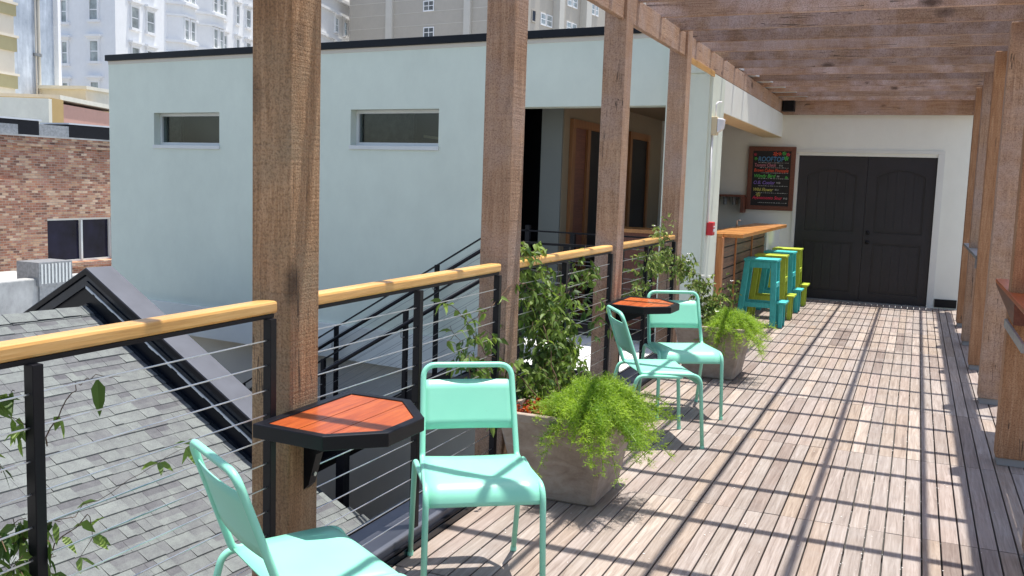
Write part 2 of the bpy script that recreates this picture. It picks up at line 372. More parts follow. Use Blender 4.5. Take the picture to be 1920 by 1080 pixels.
def planter_mat():
    t = NT('fired_clay_planter'); v = t.coords(); v2 = t.coords((1.5, 1.5, 3.0)); a = t.noise(v, 5, 7, 0.7); b = t.noise(v2, 4, 5, 0.7, 1.5)
    f = t.math('ADD', t.math('MULTIPLY', a, 0.6), t.math('MULTIPLY', b, 0.4))
    c = t.ramp(f, [(0.34, (0.22, 0.165, 0.13)), (0.5, (0.33, 0.265, 0.215)), (0.66, (0.43, 0.365, 0.31))])
    t.base(c); t.set(0.85, 0, 0.25); t.bump(t.math('ADD', a, b), 0.4, 0.01); return t.m
M['planter'] = planter_mat()
M['soil'] = plain('planter_soil', (0.05, 0.032, 0.022), 0.95, 0, 0.5, 30, bump=60)

def leaf(name, dark, light, trans=0.35):
    t = NT(name); at_ = t.new('ShaderNodeAttribute', attribute_name='tone')
    c = t.ramp(at_.outputs['Fac'], [(0.0, dark), (1.0, light)]); t.base(c); t.set(0.5, 0, 0.35)
    tr = t.new('ShaderNodeBsdfTranslucent'); mx = t.new('ShaderNodeMixShader'); mx.inputs[0].default_value = trans
    hv = t.new('ShaderNodeHueSaturation'); hv.inputs['Value'].default_value = 1.5; hv.inputs['Saturation'].default_value = 1.1; t.link(c, hv.inputs['Color']); t.link(hv.outputs[0], tr.inputs['Color'])
    out = t.n['Material Output']; t.link(t.b.outputs[0], mx.inputs[1]); t.link(tr.outputs[0], mx.inputs[2]); t.link(mx.outputs[0], out.inputs['Surface']); return t.m
M['leaf'] = leaf('vine_leaf', (0.04, 0.085, 0.016), (0.25, 0.35, 0.075))
M['leaf_small'] = leaf('small_vine_leaf', (0.05, 0.10, 0.02), (0.32, 0.40, 0.11))
M['fern'] = leaf('fern_green', (0.085, 0.19, 0.02), (0.36, 0.50, 0.06), 0.42)
M['redleaf'] = leaf('red_leaf', (0.14, 0.02, 0.012), (0.45, 0.10, 0.04), 0.25)
M['flower'] = plain('white_petals', (0.8, 0.78, 0.75), 0.6)
M['stem'] = plain('brown_stem', (0.10, 0.055, 0.03), 0.8)
M['stem_pale'] = plain('pale_stem', (0.30, 0.20, 0.12), 0.8)
def thin_glass(name):
    t = NT(name); out = t.n['Material Output']; t.base((0.02, 0.02, 0.02)); t.set(0.02, 0, 1.0)
    tr = t.new('ShaderNodeBsdfTransparent'); tr.inputs[0].default_value = (0.72, 0.76, 0.76, 1); fr = t.new('ShaderNodeLayerWeight'); fr.inputs['Blend'].default_value = 0.5; pw_ = t.math('POWER', fr.outputs['Facing'], 3.5)
    gl_ = t.new('ShaderNodeBsdfGlossy'); gl_.inputs['Roughness'].default_value = 0.02; mx = t.new('ShaderNodeMixShader')
    t.link(t.math('MULTIPLY_ADD', pw_, 0.45), mx.inputs[0]); mx.inputs[0].links[0].from_node.inputs[2].default_value = 0.04
    t.link(tr.outputs[0], mx.inputs[1]); t.link(gl_.outputs[0], mx.inputs[2]); t.link(mx.outputs[0], out.inputs['Surface']); return t.m
M['glass_thin'] = thin_glass('thin_window_glass')
def glass(name, c, rough=0.04):
    t = NT(name); v = t.coords(); t.base(t.ramp(t.noise(v, 1.5, 3), [(0.35, tuple(x*0.5 for x in c)), (0.7, c)])); t.set(rough, 0, 0.9); return t.m
M['glass_dark'] = plain('dark_window_glass', (0.012, 0.012, 0.028), 0.12, 0, 0.6, 1.2, spec=0.22)
M['glass_clear'] = glass('grey_window_glass', (0.10, 0.12, 0.13), 0.03)
M['glass_far'] = glass('far_window_glass', (0.46, 0.50, 0.49), 0.15)
M['glass_slot'] = glass('slot_window_glass', (0.05, 0.052, 0.05), 0.03)
M['drink_glass'] = plain('drinking_glass', (0.25, 0.27, 0.27), 0.05, 0, 0.1)

# ------------------------------------------------------------------ ground
MB().box(-400, 400, -300, 500, -5.0, -4.6).build('ground', M['asphalt'])
tag(bpy.data.objects['ground'], kind='structure')

# ------------------------------------------------------------------ deck
random.seed(4)
mb = MB(); P = 0.0772; x = -1.805; JY = [4.48+1.345*k for k in range(-5, 8)]+[13.955]
while x < 1.5:
    for a, b in zip(JY[:-1], JY[1:]):
        w = 0.0025 if b < 13.9 else 0
        tone = min(1, max(0, random.gauss(0.55, 0.24)))
        mb.box(x+0.0035, x+P-0.0035, a+w, b-w, -0.024+random.uniform(-.001, .001), random.uniform(-.0012, .0012), tone=tone)
    x += P
dk = mb.build('deck', M['deck'], bevel=0.0022, tones=True); tag(dk, kind='structure')
sb = MB().box(-1.80, 1.5, -2.25, 13.955, -0.30, -0.032).build('deck_underlay', M['darkfloor']); tag(sb, kind='structure')
tb = MB().box(-1.98, 3.0, -3.0, 13.9, -4.6, -0.305).build('terrace_base', M['stucco_low']); tag(tb, kind='structure')

# metal kerb between the deck boards and the open side
k = empty('metal_kerb', (-1.9, 5.5, 0), 0, 'dark metal kerb with a paler coping running along the edge under the cable railing', 'kerb')
MB().box(-1.8255, -1.8055, -2.2, 8.95, -0.30, 0.03).build('gutter', M['blue_flash'], k, world=True)
MB().hexa([(-2.00, -2.2, .095), (-1.826, -2.2, .075), (-1.826, -2.2, -.30), (-2.00, -2.2, -.30)],
          [(-2.00, 8.95, .095), (-1.826, 8.95, .075), (-1.826, 8.95, -.30), (-2.00, 8.95, -.30)]).build('coping', M['coping'], k, world=True, bevel=0.006)
MB().tube([(-1.817, -2.2, 0.038), (-1.817, 8.95, 0.038)], 0.008, 8).build('conduit', M['black_steel'], k, world=True, smooth=True)
MB().box(-2.015, -2.001, -2.2, 8.95, -0.45, 0.10).build('drip_edge', M['blue_flash'], k, world=True)

# ------------------------------------------------------------------ pergola
LP = [(-0.98, 0.155), (0.76, 0.155), (2.485, 0.16), (4.24, 0.16), (6.07, 0.16), (7.83, 0.16)]
left_labels = {2: 'weathered timber post nearest the camera, with a small hexagonal table bolted to its side',
               3: 'weathered timber post behind the front mint chair, with vine leaves round its foot',
               4: 'weathered timber post carrying the farther small hexagonal table',
               5: 'weathered timber post standing against the pale blue corner column'}
for i, (y, d) in enumerate(LP):
    m = MB()
    zt = 2.885 if i == 5 else 2.80
    m.box(-1.988, -1.835, y, y+d, -0.35, zt)
    o = m.build('pergola_post', M['cedar_olive_z'] if i == 2 else M['cedar_z'], bevel=0.005)
    lab = left_labels.get(i, 'left timber post %s the camera, out of the frame' % ('behind' if i == 0 else 'beside')); tag(o, lab, 'post', 'timber posts of the pergola')
RP = [0.9, 2.6, 4.30, 5.952, 7.695, 9.186, 10.673, 12.181]
rl = {3: 'right-hand timber post at the edge of the picture, nearest of its row',
      4: 'right-hand timber post directly behind the nearest one of its row',
      5: 'right-hand timber post with wavy figured grain, third in the row from the camera',
      6: 'right-hand timber post second from the charcoal doors',
      7: 'right-hand timber post closest to the charcoal doors'}
for i, y in enumerate(RP):
    e = empty('pergola_post', (0.59, y+0.075, 0), 0, rl.get(i, 'right-hand timber post outside the picture, %s' % ('far behind the camera side', 'second from the camera', 'just before the frame edge')[min(i, 2)]), 'post', 'timber posts of the pergola')
    MB().box(0.515, 0.668, y, y+0.15, 0.045, 2.774).build('timber', M['cedar_brown_z'] if i % 2 == 1 else M['cedar_z'], e, world=True, bevel=0.005)
    MB().box(0.525, 0.69, y+0.014, y+0.16, -0.001, 0.044).build('base_block', M['base_grey'], e, world=True, bevel=0.004)
    if i in (4, 5, 6, 7):
        MB().box(0.50, 0.515, y+0.05, y+0.10, 0.9, 0.98).build('bracket', M['galv'], e, world=True) if i == 5 else None
e = MB().box(-1.895, -1.855, -2.0, 13.94, 2.61, 2.79).build('pergola_beam', M['cedar_y'], bevel=0.003)
tag(e, 'long timber beam along the left side of the pergola, resting above the white bar lintel', 'beam')
e = MB().box(-1.852, -1.838, 8.0, 9.0, 2.565, 2.615).build('beam_cleat', M['rail'], bevel=0.002); tag(e, 'short pale timber cleat under the left pergola beam by the corner column', 'cleat')
e = MB().box(0.58, 0.76, -2.0, 13.9, 2.962, 3.0).build('pergola_plank', M['cedar_y'], bevel=0.003)
tag(e, 'wide flat timber plank lying on the rafters along the right side', 'plank')
e = MB().box(0.671, 0.712, -2.0, 13.94, 2.60, 2.774).build('pergola_beam', M['cedar_y'], bevel=0.003)
tag(e, 'outer timber beam bolted behind the right-hand posts', 'beam')
e = MB().box(-1.850, 0.60, 13.90, 13.942, 2.593, 2.774).box(-1.850, 0.60, 13.90, 13.945, 2.775, 2.95).build('pergola_beam', M['cedar_x'], bevel=0.003)
tag(e, 'timber beam fixed to the white wall above the charcoal doors', 'beam')
jo = None
random.seed(8)
NJ = 25
for k_ in range(NJ):
    y = 13.75-0.612*k_
    jl = 'timber rafter nearest the door wall' if k_ == 0 else 'timber rafter crossing over the deck, number %d out from the door wall' % (k_+1)
    if jo is None:
        jo = MB().box(-1.338, 1.50, -0.019, 0.019, 0, 0.185).build('pergola_rafter', M['cedar_x'], bevel=0.003)
        tag(jo, None, 'rafter', 'close-set timber rafters crossing over the deck'); o = jo
    else:
        o = jo.copy(); COL.objects.link(o)
    o.location = (-0.555+random.uniform(-.015, .015), y, 2.775)
    ords = ['first', 'second', 'third', 'fourth', 'fifth', 'sixth', 'seventh', 'eighth', 'ninth', 'tenth', 'eleventh', 'twelfth', 'thirteenth', 'fourteenth', 'fifteenth', 'sixteenth', 'seventeenth', 'eighteenth', 'nineteenth', 'twentieth', 'twenty-first', 'twenty-second', 'twenty-third', 'twenty-fourth', 'twenty-fifth']
    o['label'] = 'brown timber rafter overhead, %s from the charcoal doors' % ords[k_]
for i, x in enumerate((0.40, -0.11, -0.615, -1.125)):
    o = MB().box(x-0.016, x+0.016, -2.0, 13.9, 2.9605, 3.0).build('pergola_batten', M['cedar_y'])
    tag(o, 'thin timber batten lying lengthwise on top of the rafters, %s from the right' % ords[i], 'batten', 'battens on top of the rafters')

# ------------------------------------------------------------------ cable railing on the left
rail = empty('cable_railing', (-1.92, 5.2, 0.04), 0, 'varnished wooden handrail on black steel posts with thin steel cables along the left side', 'railing')
for a, b in ((-1.6, 0.75), (0.92, 2.477), (2.652, 4.232), (4.408, 6.062), (6.238, 7.822)):
    MB().box(-1.908, -1.845, a, b-.04, 1.089, 1.129).build('handrail', M['rail'], rail, world=True, bevel=0.009)
    MB().box(-1.900, -1.850, a+0.01, b-0.055, 1.076, 1.0885).build('rail_plate', M['black_steel'], rail, world=True)
for y in (-1.5, 0.72, 1.572, 2.438, 3.402, 4.193, 5.143, 6.022, 6.92, 7.782):
    MB().box(-1.862, -1.832, y-0.055, y-0.025, 0.07, 1.0755).build('steel_post', M['black_steel'], rail, world=True, bevel=0.002)
CZ = [1.008-0.0795*i for i in range(12)]
for z in CZ:
    for a, b in ((-1.6, 2.40), (2.652, 4.155), (4.408, 5.985), (6.238, 7.745)):
        MB().tube([(-1.847, a, z), (-1.847, (a+b)/2, z-0.004), (-1.847, b, z)], 0.0024, 5).build('cable', M['cable'], rail, world=True)

# ------------------------------------------------------------------ hexagonal leaning tables
def wall_table(name, yc, label, z=0.762):
    t = empty(name, (-1.835, yc, 0), 0, label, 'table', 'small hexagonal tables fixed to pergola posts')
    out = [(0.001, -0.268), (0.27, -0.285), (0.415, -0.15), (0.42, 0.068), (0.26, 0.262), (0.001, 0.268)]
    cx, cy = 0.2, 0.0
    def inset(pts, d):
        n = len(pts); res = []
        for i in range(n):
            p0 = Vector(pts[i-1]); p1 = Vector(pts[i]); p2 = Vector(pts[(i+1) % n])
            e1 = (p1-p0).normalized(); e2 = (p2-p1).normalized()
            n1 = Vector((-e1.y, e1.x)); n2 = Vector((-e2.y, e2.x)); bis = (n1+n2).normalized()
            res.append(tuple(p1+bis*(d/bis.dot(n1))))
        return res
    inn = inset(out, 0.032); n = 6
    m = MB(); vo = [(*p, z-0.045) for p in out]+[(*p, z) for p in out]+[(*p, z-0.045) for p in inn]+[(*p, z) for p in inn]
    fs = []
    for i in range(n):
        j = (i+1) % n
        fs += [(i, j, n+j, n+i), (n+i, n+j, 3*n+j, 3*n+i), (2*n+j, 2*n+i, 3*n+i, 3*n+j), (j, i, 2*n+i, 2*n+j)]
    m.add(vo, fs); m.build('rim', M['black_steel'], t, bevel=0.003)
    pl = inset(out, 0.034)
    def clip(poly, a, b):  # keep a <= x <= b
        for s_, lim in ((1, a), (-1, -b)):
            o = []
            for i in range(len(poly)):
                p = poly[i-1]; q = poly[i]; fp = s_*p[0]-lim; fq = s_*q[0]-lim
                if (fp >= 0) != (fq >= 0):
                    u = fp/(fp-fq); o.append((p[0]+(q[0]-p[0])*u, p[1]+(q[1]-p[1])*u))
                if fq >= 0: o.append(q)
            poly = o
        return poly
    m = MB()
    for a, b in ((0.0, 0.146), (0.1495, 0.262), (0.2655, 0.42)):
        c = clip(pl, a, b)
        if len(c) > 2: m.prism(c, z-0.022, z-0.004)
    m.build('top_boards', M['redtop'], t)
    MB().prism(inset(out, 0.033), z-0.05, z-0.03).build('tray', M['black_steel'], t)
    for sy in (0.02,):
        br = MB()
        br.prism([(0.0, z-0.05), (0.24, z-0.05), (0.24, z-0.065), (0.05, z-0.16), (0.02, z-0.27), (0.0, z-0.29)], sy-0.02, sy+0.02,
                 Matrix(((1, 0, 0, 0), (0, 0, 1, 0), (0, 1, 0, 0), (0, 0, 0, 1))))
        b = br.build('bracket', M['black_steel'], t)
        MB().tube([(0.02, sy, z-0.235), (0.034, sy, z-0.235)], 0.008, 8).build('bolt', M['bolt'], b)
    return t
wall_table('wall_table', 2.565, 'hexagonal red wood table with a black rim on the post nearest the camera')
wall_table('wall_table', 6.12, 'hexagonal red wood table with a black rim between the two farther mint chairs', 0.755)

# ------------------------------------------------------------------ mint chairs
def make_chair():
    t = empty('cafe_chair', (0, 0, 0))
    r = 0.0115
    # front legs, seat sides and back hoop: one bent tube
    path = []
    for s in (1,):
        path = [(0.218, -0.225, 0.012), (0.212, -0.195, 0.437), (0.188, 0.165, 0.445), (0.178, 0.287, 0.79)]
    full = path+[(-p[0], p[1], p[2]) for p in reversed(path)]
    pts = fillet(full, [0.065, 0.03, 0.055, 0.055, 0.03, 0.065], 8)
    MB().tube(pts, r, 12).build('frame', M['mint'], t, smooth=True)
    # rear legs joined by a bar under the seat
    rl_ = [(0.215, 0.292, 0.012), (0.215, 0.185, 0.434), (0.205, -0.09, 0.424), (-0.205, -0.09, 0.424), (-0.215, 0.185, 0.434), (-0.215, 0.292, 0.012)]
    MB().tube(fillet(rl_, [0.05, 0.03, 0.03, 0.05], 8), r*0.95, 12).build('rear_legs', M['mint'], t, smooth=True)
    # seat: one pressed sheet that rolls over the front
    m = MB(); prof = [(0.168, 0.4495), (0.10, 0.4525), (0.0, 0.4515), (-0.08, 0.450), (-0.125, 0.449)]
    for k_ in range(1, 9):
        w = k_/8*R(86); prof.append((-0.125-0.072*math.sin(w), 0.449-0.066*(1-math.cos(w))))
    prof.append((-0.200, 0.372))
    nx = 8; g = []
    for (y, z) in prof:
        hw = 0.187+(0.168-max(y, -0.2))/0.368*0.026
        for i in range(nx+1):
            u = i/nx*2-1; g.append((u*hw, y, z-0.004*(1-u*u)*(1 if y > -0.12 else 0)))
    fs = [(j*(nx+1)+i, j*(nx+1)+i+1, (j+1)*(nx+1)+i+1, (j+1)*(nx+1)+i) for j in range(len(prof)-1) for i in range(nx)]
    m.add(g, fs); m.build('seat', M['mint'], t, smooth=True, solid=0.005)
    # backrest sheet, slightly hollowed
    m = MB(); g = []; nz = 5
    for j in range(nz+1):
        z = 0.548+(0.733-0.548)*j/nz; y0 = 0.165+(z-0.445)*0.122/0.345; hw = 0.188-(z-0.445)*0.01/0.345
        for i in range(13):
            u = i/12*2-1; g.append((u*hw, y0+0.013*(1-u*u), z))
    fs = [(j*13+i, j*13+i+1, (j+1)*13+i+1, (j+1)*13+i) for j in range(nz) for i in range(12)]
    m.add(g, fs); m.build('backrest', M['mint'], t, smooth=True, solid=0.004)
    m = MB()
    for p in ((0.218, -0.225), (-0.218, -0.225), (0.215, 0.292), (-0.215, 0.292)):
        m = MB(); m.lathe([(0.0125, 0), (0.0135, 0.004), (0.0125, 0.018)], 10, (p[0], p[1], 0)); m.build('foot_cap', M['mint'], t)
    return t
def copy_tree(o, parent=None):
    c = o.copy(); COL.objects.link(c); c.parent = parent
    for ch in [q for q in COL.objects if q.parent == o]: copy_tree(ch, c)
    return c
chairs = [((-1.50, 2.145), (0.515, 0.857), 'mint green metal chair at bottom left, seen from behind, facing the doors'),
          ((-1.455, 3.13), (0.568, -0.823), 'mint green metal chair facing the camera, in front of the large planter'),
          ((-1.37, 5.50), (0.855, 0.52), 'mint green metal chair turned sideways behind the nearer fern'),
          ((-1.40, 6.27), (0.50, -0.866), 'farthest mint green metal chair, facing the camera beside the second hexagonal table')]
ch0 = make_chair()
for i, ((x, y), (fx, fy), lab) in enumerate(chairs):
    o = ch0 if i == 0 else copy_tree(ch0)
    o.location = (x, y, 0.001); o.rotation_euler = (0, 0, math.atan2(fx, -fy))
    tag(o, lab, 'chair', 'mint green metal chairs')

# ------------------------------------------------------------------ step stools at the bar
def make_stool():
    t = empty('bar_stool', (0, 0, 0)); mt = M['teal']
    MB().box(-0.185, 0.185, -0.165, 0.165, 0.735, 0.76).build('seat', mt, t, bevel=0.004)
    for s in (-1, 1):
        y0, y1 = (-0.15, -0.12) if s < 0 else (0.12, 0.15)
        for (tx0, tx1, bx0, bx1) in ((-0.175, -0.115, -0.245, -0.18), (0.112, 0.175, 0.137, 0.20)):
            MB().hexa([(bx0, y0, 0), (bx1, y0, 0), (tx1, y0, 0.734), (tx0, y0, 0.734)], [(bx0, y1, 0), (bx1, y1, 0), (tx1, y1, 0.734), (tx0, y1, 0.734)]).build('leg', mt, t, bevel=0.003)
        MB().box(-0.114, 0.111, y0+0.003, y1-0.003, 0.66, 0.733).build('apron', mt, t, bevel=0.002)
        MB().box(-0.176, 0.130, y0+0.004, y1-0.004, 0.215, 0.268).build('cross_rail', mt, t, bevel=0.002)
        MB().box(0.225, 0.268, (y0+0.031 if s < 0 else y0-0.031), (y1+0.031 if s < 0 else y1-0.031), 0, 0.269).build('leg', mt, t, bevel=0.003)
    MB().box(0.199, 0.30, -0.155, 0.155, 0.27, 0.292).build('step', mt, t, bevel=0.003)
    for (xx, z) in ((-0.205, 0.45), (0.165, 0.45)):
        MB().box(xx, xx+0.022, -0.119, 0.119, z, z+0.05).build('side_rail', mt, t)
    return t
s0 = make_stool()
for i, (y, colr) in enumerate(((10.86, 'teal'), (11.60, 'lime'), (12.36, 'teal'), (13.10, 'lime'))):
    o = s0 if i == 0 else copy_tree(s0)
    o.location = (-1.565, y, 0.001); o.rotation_euler = (0, 0, R([0, 1.5, -1, 0.5][i]))
    tag(o, ['turquoise wooden step stool nearest the camera at the bar', 'lime green wooden step stool between two turquoise ones',
            'turquoise wooden step stool between two lime green ones', 'lime green wooden step stool closest to the charcoal doors'][i], 'stool', 'wooden step stools at the bar')
    if colr == 'lime':
        for c in [q for q in COL.objects if q.parent == o]:
            c.data = c.data.copy() if c.data.name != 'x' else c.data
            c.data.materials[0] = M['lime']

# ------------------------------------------------------------------ stucco building
K = Vector((-1.854, 9.0, 0)); U = Vector((-0.99345, 0.11424, 0)).normalized(); V = Vector((0.11424, 0.99345, 0)).normalized()
# local frame: s along the wall to the LEFT, v away from the camera
WM = Matrix(((U.x, V.x, 0, K.x), (U.y, V.y, 0, K.y), (0, 0, 1, 0), (0, 0, 0, 1)))
bld = empty('stucco_building', (-5, 11, -4.6), 0, 'pale blue stucco building with two slot windows, black roof cap and charcoal double doors', 'building')
m = MB(); Z1 = 3.0; T = 0.22
def wb(s0, s1, z0, z1, v0=0.0, v1=T): m.box(s0, s1, v0, v1, z0, z1, WM)
W1 = (6.50, 7.735, 1.862, 2.288); W2 = (3.10, 4.346, 1.888, 2.302)
# panels round the two slot windows and the big opening (s 0.45..1.98, z 0..2.308)
wb(W1[1], 8.65, -0.25, Z1); wb(W1[0], W1[1], W1[3], Z1); wb(W1[0], W1[1], -0.25, W1[2])
wb(W2[1], W1[0], -0.25, Z1); wb(W2[0], W2[1], W2[3], Z1); wb(W2[0], W2[1], -0.25, W2[2])
wb(2.26, W2[0], -0.25, Z1); wb(0.45, 2.26, 2.308, Z1); wb(0.45, 2.26, -0.25, -0.05)
wb(0.03, 0.45, -0.25, 2.603)
wb(0.20, 0.45, 2.603, Z1)
m.build('front_wall', M['stucco'], bld, world=True)
MB().box(8.43, 8.65, T+0.001, 6, -0.25, Z1, WM).build('side_wall', M['stucco'], bld, world=True)
MB().box(1.0, 8.64, 5.8, 6, -4.6, Z1, WM).build('rear_wall', M['stucco'], bld, world=True)
MB().box(0.2, 8.42, 0.23, 5.79, 2.82, 2.9, WM).build('roof', M['white_roof'], bld, world=True)
MB().box(1.98, 8.70, -0.045, 0.0, -0.66, -0.252, WM).box(8.43, 8.70, 0.0, 6, -0.66, -0.252, WM).box(0.0, 8.42, 0.001, 6.0, -0.66, -0.30, WM).build('base_band', M['stucco_base'], bld, world=True)
MB().box(0.5, 8.3, 0.20, 0.5, -4.6, -0.661, WM).build('lower_wall', M['stucco_low'], bld, world=True)
MB().box(0.46, 8.65, -0.006, -0.0005, Z1-.045, Z1, WM).build('cap_flashing', M['cream'], bld, world=True)
c = MB().box(0.10, 8.685, -0.035, T+0.03, Z1+0.002, Z1+0.082, WM).box(8.40, 8.685, T+0.031, 6.0, Z1+0.002, Z1+0.082, WM)
c.build('roof_cap', M['cap_black'], bld, world=True, bevel=0.004)
for w in (W1, W2):
    s0_, s1_, z0_, z1_ = w
    f = MB(); a, b = 0.015, 0.055
    f.box(s0_+.002, s0_+.04, 0.10, 0.16, z0_+.002, z1_-.002, WM); f.box(s1_-.04, s1_-.002, 0.10, 0.16, z0_+.002, z1_-.002, WM)
    f.box(s0_+.041, s1_-.041, 0.10, 0.16, z1_-.04, z1_-.002, WM); f.box(s0_+.041, s1_-.041, 0.10, 0.16, z0_+.002, z0_+.04, WM)
    wf = f.build('window', M['trim'], bld, world=True)
    MB().box(s0_+.041, s1_-.041, 0.125, 0.135, z0_+.041, z1_-.041, WM).build('pane', M['glass_thin'], wf, world=True)
    MB().box(s0_-.15, s1_+.15, 0.62, 0.64, z0_-.2, z1_+.2, WM).build('reflection_board', M['brown_reflection'], bld, world=True)  # added board behind the pane, stands in for the reflected building
    if w is W1:
        MB().box(s1_-.26, s1_+.12, 0.23, 0.26, z0_-.1, z1_+.1, WM).build('dark_reflection', M['dark_reflection'], bld, world=True)  # dark sheet standing in for the dark part of the glass reflection
        MB().hexa([WM @ Vector(p) for p in ((s1_-.40, .45, z0_+.06), (s0_, .45, z0_+.005), (s0_, .45, z0_-.06), (s1_-.40, .45, z0_-.06))], [WM @ Vector(p) for p in ((s1_-.40, .5, z0_+.06), (s0_, .5, z0_+.005), (s0_, .5, z0_-.06), (s1_-.40, .5, z0_-.06))]).build('reflection_streak', M['soffit'], bld, world=True)  # pale strip added as the diagonal streak of the reflection
    else:
        MB().box(s0_+.50, s1_+.12, 0.23, 0.26, z0_-.1, z1_+.1, WM).build('dark_reflection', M['dark_reflection'], bld, world=True)  # dark sheet standing in for the tree reflected in the glass
        MB().hexa([WM @ Vector(p) for p in ((s0_+.52, .45, z0_+.15), (s0_, .45, z0_+.09), (s0_, .45, z0_+.06), (s0_+.52, .45, z0_+.12))], [WM @ Vector(p) for p in ((s0_+.52, .5, z0_+.15), (s0_, .5, z0_+.09), (s0_, .5, z0_+.06), (s0_+.52, .5, z0_+.12))]).build('reflection_streak', M['soffit'], bld, world=True)  # added pale strip, a streak in the painted reflection
    MB().box(s0_-.01, s1_+.01, -0.018, 0.098, z0_-.045, z0_+.001, WM).build('sill', M['trim'], wf, world=True, bevel=0.003)
# corner column and bar lintel on the deck side (plane X = -1.854)
MB().box(-2.30, -1.8541, 9.02, 9.60, -0.05, 2.604).build('corner_column', M['stucco'], bld, world=True)
MB().box(-2.12, -1.8545, 9.602, 13.968, 2.283, 2.604).build('lintel', M['wallwhite'], bld, world=True)
MB().box(-2.12, -1.856, 9.603, 13.967, 2.275, 2.2825).build('lintel_soffit', M['soffit'], bld, world=True)
MB().box(-2.30, -2.02, 9.0, 13.968, 2.606, 3.0).box(-2.019, -1.90, 9.0, 13.968, 2.606, 2.77).build('upper_wall', M['stucco'], bld, world=True)
# door wall, plane Y = 13.97
DX0, DX1, DZ = -1.595, 0.20, 2.03
m = MB(); m.box(-3.95, DX0-0.05, 13.97, 14.2, -0.3, 3.0); m.box(DX1+0.05, 0.62, 13.97, 14.2, -0.3, 3.0); m.box(DX0-0.05, DX1+0.05, 13.97, 14.2, DZ+0.002, 3.0)
m.build('door_wall', M['wallwhite'], bld, world=True)
m = MB(); m.box(DX0-.048, DX0-.002, 13.955, 14.10, 0.0, DZ+.03); m.box(DX1+.002, DX1+.085, 13.955, 14.10, 0.0, DZ+.045); m.box(DX0-.048, DX1+.085, 13.955, 14.10, DZ+.046, DZ+.09)
m.build('door_frame', M['trim'], bld, world=True)
MB().box(DX0-.002, DX1+.002, 13.94, 14.05, -0.005, 0.012).build('threshold', M['galv'], bld, world=True)
MB().box(DX0-.04, DX1+.04, 14.06, 14.09, 0.013, DZ+.029).build('door_light_block', M['black_plastic'], bld, world=True)  # black sheet added behind the leaves to stop light leaking through the seams
def door_leaf(x0, x1, side):
    m = MB(); y = 14.0; w = x1-x0; z1 = DZ
    st = 0.125
    zs = [(0.14, 0.86), (0.98, 1.86)]
    m.box(x0, x1, y+0.024, y+0.05, 0.013, z1)
    m.box(x0, x0+st, y, y+0.0235, 0.013, z1); m.box(x1-st, x1, y, y+0.0235, 0.013, z1)
    m.box(x0+st, x1-st, y, y+0.0235, 0.013, 0.14); m.box(x0+st, x1-st, y, y+0.0235, 0.84, 0.98)
    # arched top rail
    n = 12; top = z1; pts = []
    for i in range(n+1):
        u = i/n; xx = x0+st+(w-2*st)*u; pts.append((xx, 1.76+0.095*math.sin(math.pi*u)))
    for (a, b) in zip(pts[:-1], pts[1:]):
        m.hexa([(a[0], y, a[1]), (b[0], y, b[1]), (b[0], y, top), (a[0], y, top)], [(a[0], y+.0235, a[1]), (b[0], y+.0235, b[1]), (b[0], y+.0235, top), (a[0], y+.0235, top)])
    # raised fields with grooves
    def field(z0, z1f, arch):
        a0 = x0+st+0.03; a1 = x1-st-0.03; nn = 5
        for i in range(nn):
            p = a0+(a1-a0)*i/nn+0.0012; q = a0+(a1-a0)*(i+1)/nn-0.0012
            def tz(xx): 
                u = (xx-x0-st)/(w-2*st); return z1f+(0.095*math.sin(math.pi*u) if arch else 0)
            m.hexa([(p, y+.008, z0), (q, y+.008, z0), (q, y+.008, tz(q)), (p, y+.008, tz(p))], [(p, y+.0238, z0), (q, y+.0238, z0), (q, y+.0238, tz(q)), (p, y+.0238, tz(p))])
    field(0.17, 0.81, False); field(1.01, 1.73, True)
    d = m.build('door', M['door'], bld, world=True)
    if side:
        for z in (0.985, 0.85):
            h = MB(); c_ = (x0+0.06, y-0.002, z)
            h.tube([c_, (c_[0], y-0.03, z)], 0.012, 10); h.tube([(c_[0], y-0.028, z), (c_[0], y-0.034, z), (c_[0], y-0.055, z), (c_[0], y-0.062, z)], [0.014, 0.028, 0.028, 0.012], 12)
            h.build('knob', M['black_plastic'], d, world=True, smooth=True)
door_leaf(DX0+.001, -0.678, False); door_leaf(-0.674, DX1-.001, True)
MB().box(0.30, 0.575, 13.952, 13.9695, 0.02, 0.13).build('vent_grille', M['black_plastic'], bld, world=True)
